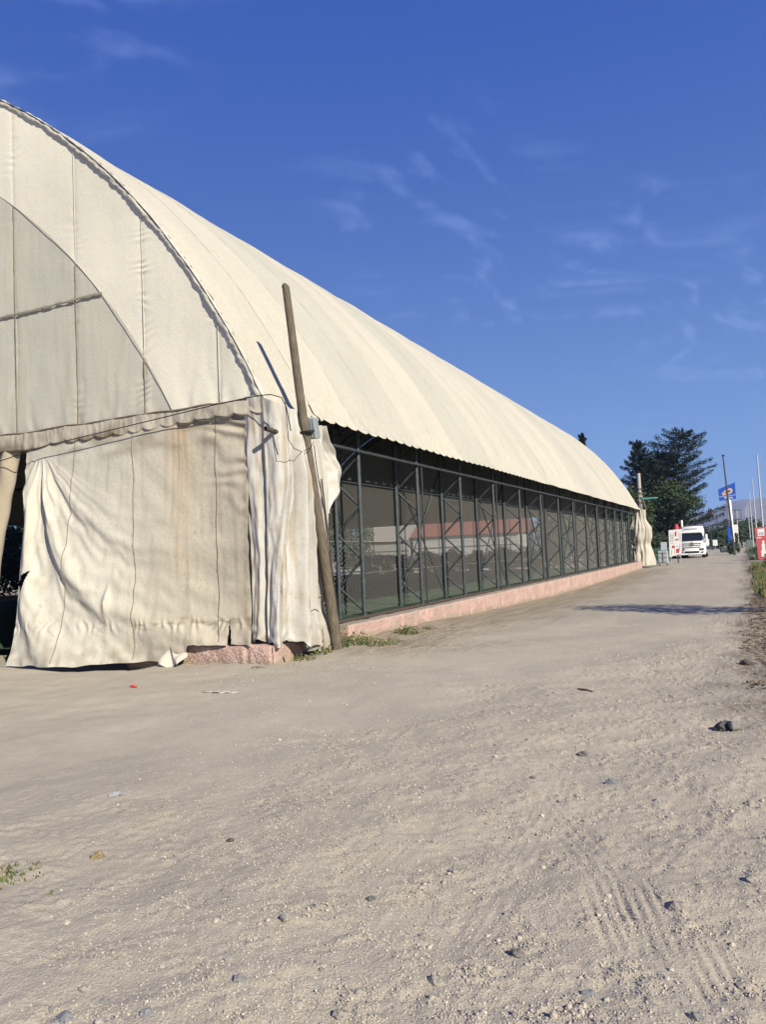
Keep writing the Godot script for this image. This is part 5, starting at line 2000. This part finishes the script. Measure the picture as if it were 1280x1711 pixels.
func make_small_things() -> void:
	# loose gravel and clods: uncountable
	rng.seed = 777
	for vr in 4:
		var mm := MultiMesh.new()
		mm.transform_format = MultiMesh.TRANSFORM_3D
		mm.use_colors = true
		mm.mesh = rock_mesh(vr + 1, 0.45, false)
		var tr := []
		var cs := []
		var want := 24000
		var guard := 0
		while tr.size() < want and guard < want * 10:
			guard += 1
			# more stones drawn near the spectator's end of the road, where they show
			var z := -1.7 - pow(rng.randf(), 1.9) * 15.0
			var x := rng.randf_range(-0.72, 0.16) * (-z) + rng.randf_range(-1.2, 0.8)
			if x < -6.3 and z < -9.6:
				continue
			if x > 3.5 or x < -9.5:
				continue
			var lo := loose(x, z)
			var cl := nz.get_noise_2d(x * 3.3 + 90.0, z * 3.3 - 20.0) * 0.5 + 0.5
			if rng.randf() > 0.05 + lo * (0.10 + 1.1 * cl * cl * cl):
				continue
			var s := 0.0022 + 0.0044 * pow(rng.randf(), 2.4)
			s *= 1.0 + 0.06 * maxf(0.0, -z - 4.0)
			if rng.randf() < 0.010:
				s *= rng.randf_range(1.6, 3.0)
			var y := soil_y(x, z)
			var bs := Basis(Vector3(rng.randfn(), rng.randfn(), rng.randfn()).normalized(), rng.randf() * TAU).scaled(Vector3(s, s * rng.randf_range(0.6, 1.0), s * rng.randf_range(0.8, 1.3)))
			tr.append(Transform3D(bs, Vector3(x, y + s * 0.15, z)))
			var k := rng.randf_range(0.75, 1.15)
			var c := Color(0.39 * k, 0.347 * k, 0.284 * k)
			var g := rng.randf()
			if g < 0.07:
				c = Color(0.41 * k, 0.385 * k, 0.34 * k)
			elif g < 0.22:
				c = Color(0.20 * k, 0.19 * k, 0.18 * k)
			cs.append(c)
		mm.instance_count = tr.size()
		for k in tr.size():
			mm.set_instance_transform(k, tr[k])
			mm.set_instance_color(k, cs[k])
		var mi := MultiMeshInstance3D.new()
		mi.name = numbered("gravel")
		mi.multimesh = mm
		mi.material_override = M.rock
		add_child(mi)
		tag(mi, ["loose grey brown gravel strewn over the dirt road", "small pale pebbles and crumbs on the dirt", "fine angular grit scattered over the bare soil", "crumbled clods of dry earth on the ground"][vr], "gravel", "", "stuff")
	# stones one can pick out
	var shapes := []
	for k in 5:
		shapes.append(rock_mesh(20 + k, 0.30, true))
	var grey := Vector3(0.30, 0.29, 0.275)
	var pale := Vector3(0.40, 0.37, 0.31)
	var tan := Vector3(0.36, 0.27, 0.14)
	var dark := Vector3(0.17, 0.16, 0.15)
	var brown := Vector3(0.13, 0.095, 0.072)
	var st := [
		[162, 1430, 0.062, tan, "yellowish stone lying on the dusty track beside sparse grass"],
		[1130, 1522, 0.07, Vector3(0.36, 0.31, 0.28), "flat reddish grey stone beside the tyre tread marks"],
		[1250, 1112, 0.15, brown, "large brown stone at the verge of the dirt road"],
		[975, 1256, 0.075, dark, "dark flat stone half buried by a straw patch"],
		[891, 1302, 0.035, dark, "small dark stone alone on the loose gravel"],
		[1022, 1308, 0.065, Vector3(0.24, 0.25, 0.27), "blue grey angular stone right of the dark flat stone"],
		[1098, 1336, 0.05, Vector3(0.40, 0.39, 0.38), "pale grey broken stone on the gravel"],
		[1256, 1344, 0.055, pale, "pale broken stone near the edge of the gravel"],
		[709, 1322, 0.04, pale, "cream pebble on the rolled part of the track"],
		[401, 1650, 0.045, grey, "smooth light grey pebble in the near soil"],
		[105, 1698, 0.05, Vector3(0.25, 0.26, 0.28), "bluish grey pebble half sunk in the near soil"],
		[600, 1662, 0.045, pale, "upright cream stone casting a dark shadow on near soil"],
		[245, 1700, 0.04, Vector3(0.30, 0.30, 0.32), "grey blue pebble beside a reddish crumb"],
		[983, 1655, 0.04, Vector3(0.25, 0.26, 0.28), "slate grey stone in the coarse crumbly soil"],
		[480, 1546, 0.055, pale, "flat cream stone beside the long crack in the soil"],
		[865, 1590, 0.05, Vector3(0.22, 0.20, 0.18), "dark crumbling clod in the coarse soil"],
		[728, 1640, 0.05, pale, "whitish lump in the coarse soil"],
		[540, 1287, 0.04, pale, "pale stone where the track meets loose gravel"],
		[175, 1668, 0.035, grey, "small grey pebble near the bottom tyre marks"],
		[90, 1680, 0.035, pale, "little cream pebble beside a bluish one"],
		[140, 1650, 0.035, pale, "white chip of stone on pale soil"],
		[830, 1245, 0.035, pale, "pale round pebble among the roadside gravel"],
		[1165, 1705, 0.04, grey, "grey pebble at the foot of the tread marks"],
		[1260, 1480, 0.05, pale, "yellowish flat stone among the coarse gravel"],
		[385, 1405, 0.035, brown, "brown pebble on the smooth soil"],
		[1190, 1245, 0.05, pale, "pale slab fragment below the broken brick"],
		[1240, 1640, 0.03, pale, "cream chip near the coarse gravel"],
		[935, 1340, 0.03, grey, "grey chip by the small dark stone"],
		[620, 1500, 0.035, dark, "dark crumb on the loose soil"],
		[570, 1700, 0.045, pale, "pale pebble pressed in crumbly soil"]]
	for q in st:
		var p := gpx(q[0], q[1])
		var s: float = q[2]
		var o := MeshInstance3D.new()
		o.name = numbered("stone")
		o.mesh = shapes[rng.randi() % 5]
		var c: Vector3 = q[3]
		var m := mat(Color(c.x, c.y, c.z), 0.9)
		m.albedo_texture = M.steel.albedo_texture
		m.uv1_triplanar = true
		m.uv1_world_triplanar = true
		m.uv1_scale = Vector3(7, 7, 7)
		o.material_override = m
		add_child(o)
		o.basis = Basis(Vector3.UP, rng.randf() * TAU).scaled(Vector3(s * 0.62, s * 0.42, s * 0.55))
		o.position = Vector3(p.x, soil_y(p.x, p.z) + s * 0.03, p.z)
		tag(o, q[4], "stone", "stones on the dirt")
	# broken brick and hollow block in the little pit
	var bp := gpx(1224, 1216)
	var br := MB.new()
	br.box(bp + Vector3(0.0, 0.02, 0.0), Vector3(0.075, 0.07, 0.21), 0.01, Basis(Vector3.UP, 0.35) * Basis(Vector3.RIGHT, -0.2))
	single("brick", br, mat(Color(0.19, 0.18, 0.165), 0.95), "grey concrete brick set in the small pit by the verge", "brick", "", "", bp)
	var rk := MeshInstance3D.new()
	rk.name = numbered("stone")
	rk.mesh = shapes[2]
	rk.material_override = mat(Color(0.06, 0.058, 0.055), 0.9)
	add_child(rk)
	var rp := gpx(1208, 1216)
	rk.position = rp + Vector3(0, -0.0, 0)
	rk.scale = Vector3(0.07, 0.06, 0.07)
	tag(rk, "dark stone in the pit beside the grey brick", "stone", "stones on the dirt")
	# litter
	var wr := gpx(227, 1150)
	var w := MB.new()
	w.grid(10, 5, func(u: float, v: float) -> Vector3: return wr + Vector3((u - 0.5) * 0.17, 0.012 + 0.03 * sin(u * 7.0) * sin(v * PI) + 0.02 * v, (v - 0.5) * 0.10 + 0.03 * u), func(p: Vector3) -> Color: return Color(0.55, 0.05, 0.06) if p.x < wr.x + 0.045 else Color(0.6, 0.55, 0.52), Vector3.UP)
	single("wrapper", w, M.vc, "crumpled red wrapper before the entrance tarpaulin", "litter", "", "", wr)
	var pp := gpx(366, 1159)
	var pa := MB.new()
	pa.grid(20, 4, func(u: float, v: float) -> Vector3: return pp + Vector3((u - 0.5) * 0.50, 0.012 + 0.012 * n3(u * 6.0, v * 3.0, 0), (v - 0.5) * 0.09 * (0.6 + 0.5 * n3(u * 5.0, 0, 9)) - 0.05 * u), func(_p: Vector3) -> Color: return Color(0.50, 0.47, 0.41), Vector3.UP)
	single("cloth_scrap", pa, M.vc, "long pale scrap of cloth lying before the kerb corner", "litter", "", "", pp)
	var mp := gpx(198, 1334)
	var mt := MB.new()
	mt.grid(7, 6, func(u: float, v: float) -> Vector3: return mp + Vector3((u - 0.5) * 0.10, 0.01 + 0.03 * absf(sin(u * 5.0 + v * 4.0)), (v - 0.5) * 0.10 + 0.02 * sin(u * 8.0)), func(p: Vector3) -> Color: return Color(0.30, 0.31, 0.34), Vector3.UP)
	single("foil_scrap", mt, M.galv, "crumpled grey foil scrap on the track", "litter", "", "", mp)
	var sk := MB.new()
	var k0 := gpx(966, 1154)
	var k1 := gpx(992, 1158)
	sk.col = Color(0.10, 0.07, 0.045)
	sk.tube(PackedVector3Array([k0 + Vector3(0, 0.015, 0), (k0 + k1) * 0.5 + Vector3(0, 0.025, 0.01), k1 + Vector3(0, 0.012, 0)]), PackedFloat32Array([0.012, 0.014, 0.008]), 6)
	single("stick", sk, M.vc, "short dark stick lying on the gravel road", "stick", "", "", k0)
	# weeds along the kerb and a few tufts in the soil
	var tufts := [
		[590, 1075, 0.30, 190, 0.34, "leafy green weeds at the near end of the long pink wall"], [560, 1082, 0.24, 150, 0.26, "green weeds around the foot of the wooden pole"], [535, 1090, 0.2, 120, 0.22, "weeds under the bunched corner curtain"], [622, 1076, 0.18, 110, 0.35, "low spreading weeds beside the pink wall"], [650, 1072, 0.14, 80, 0.3, "thin low weeds at the wall's foot"], [680, 1058, 0.24, 170, 0.22, "round green weed tuft against the pink wall"], [715, 1050, 0.12, 60, 0.2, "small weed tuft against the pink wall"], [505, 1100, 0.14, 70, 0.2, "weeds by the chipped kerb corner"], [430, 1117, 0.05, 120, 0.10, "tiny weeds along the kerb corner's foot"],
		[15, 1465, 0.07, 150, 0.17, "patch of short green grass on the track"], [87, 1490, 0.035, 30, 0.04, "tiny green sprig in the soil"], [148, 1510, 0.02, 50, 0.09, "low dry dark weed mat in the soil"], [1055, 1490, 0.02, 40, 0.07, "dry grass wisps beside the reddish flat stone"], [1010, 1262, 0.02, 60, 0.12, "straw wisps right of the dark flat stone"]]
	for q in tufts:
		var p := gpx(q[0], q[1])
		if p.x < -6.47 and p.z < -11.2:
			p = hit(q[0], q[1], 0, -6.40)
		p.y = soil_y(p.x, p.z)
		var b := MB.new()
		for k in int(q[3]):
			var a := rng.randf() * TAU
			var r: float = sqrt(rng.randf()) * q[4]
			var base := p + Vector3(cos(a) * r, 0, sin(a) * r)
			base.y = soil_y(base.x, base.z) - 0.01
			var h: float = q[2] * rng.randf_range(0.35, 1.0) * (1.0 - 0.5 * r / q[4])
			var ln := Vector3(rng.randfn() * 0.4, 1.0, rng.randfn() * 0.4).normalized()
			var sd := ln.cross(Vector3(rng.randfn(), 0.2, rng.randfn())).normalized()
			var dry := rng.randf() < 0.3 or str(q[5]).contains("dry") or str(q[5]).contains("straw")
			var kk := rng.randf_range(0.7, 1.3)
			b.col = Color(0.26 * kk, 0.21 * kk, 0.11 * kk) if dry else Color(0.085 * kk, 0.115 * kk, 0.035 * kk)
			if q[2] > 0.1 and rng.randf() < 0.7:
				# stem with leaves
				for j in 3:
					leaf(b, base + ln * h * (0.3 + 0.3 * j), (sd * (1.0 if j % 2 == 0 else -1.0) + ln * 0.5).normalized() * h * 0.32, ln.cross(sd) * 0.03)
			leaf(b, base + ln * h * 0.5, ln * h, sd * 0.012)
		single("weed_tuft", b, M.leaf, q[5], "weeds", "weeds in the dirt", "stuff" if q[2] < 0.1 else "", p)
	# grass on the right verge
	var gb := MB.new()
	for k in 14000:
		var z := -24.5 - pow(rng.randf(), 1.2) * 30.0
		var x := rng.randf_range(0.25, 3.4) + 0.25 * n3(z * 0.4, 0, 0)
		var y := ground_h(x, z)
		var h := rng.randf_range(0.08, 0.34) * (0.6 + 0.6 * n3(x * 1.5, z * 0.9, 3.0) + 0.4)
		var ln := Vector3(rng.randfn() * 0.35, 1.0, rng.randfn() * 0.35).normalized()
		var sd := ln.cross(Vector3(rng.randfn(), 0.1, rng.randfn())).normalized()
		var kk := rng.randf_range(0.7, 1.3)
		b_col(gb, kk, n3(x * 0.8, z * 0.35, 8.0))
		leaf(gb, Vector3(x, y + h * 0.45, z), ln * h, sd * 0.035)
	single("verge_grass", gb, M.leaf, "green grass and weeds along the right road verge", "grass", "", "stuff")
	# leaf litter on the near verge
	var lb := MB.new()
	for k in 5000:
		var z := -8.0 - rng.randf() * 19.0
		var x := 0.0 + absf(rng.randfn()) * 0.9 + 0.3 * n3(z * 0.7, 2.0, 0)
		var kk := rng.randf_range(0.5, 1.4)
		lb.col = Color(0.16 * kk, 0.115 * kk, 0.07 * kk)
		var u := Vector3(rng.randfn(), rng.randfn() * 0.3, rng.randfn()).normalized()
		leaf(lb, Vector3(x, soil_y(x, z) + 0.012, z), u * 0.07, u.cross(Vector3(rng.randfn() * 0.4, 1, rng.randfn() * 0.4)).normalized() * 0.03)
	single("leaf_litter", lb, M.leaf, "brown dead leaves strewn along the near right verge", "leaf litter", "", "stuff")
	# verge bushes by the red board
	rng.seed = 515
	for q in [[1.35, -47.0, 0.6, 0.5, "leafy bush on the verge before the red board"], [0.75, -69.0, 0.9, 0.6, "green bush at the foot of the cabinet"], [1.3, -74.0, 0.8, 0.8, "green bush behind the red board"]]:
		var s := thing("shrub", q[4], "shrub", Vector3(q[0], -0.15, q[1]))
		var b := MB.new()
		leaf_blob(b, Vector3(q[0], q[3] * 0.6, q[1]), Vector3(q[2], q[3], q[2]), 1300, 0.13, Color(0.06, 0.085, 0.03), 30)
		wpart("crown", b, M.leaf, s)
		var t := MB.new()
		t.col = Color(0.10, 0.08, 0.055)
		t.rod(Vector3(q[0], -0.3, q[1]), Vector3(q[0], q[3], q[1]), 0.04, 6)
		wpart("stem", t, M.vc, s)

func b_col(b: MB, kk: float, t: float) -> void:
	var g := Color(0.095, 0.125, 0.035)
	if t > 0.15:
		g = Color(0.14, 0.12, 0.055)
	b.col = Color(g.r * kk, g.g * kk, g.b * kk)
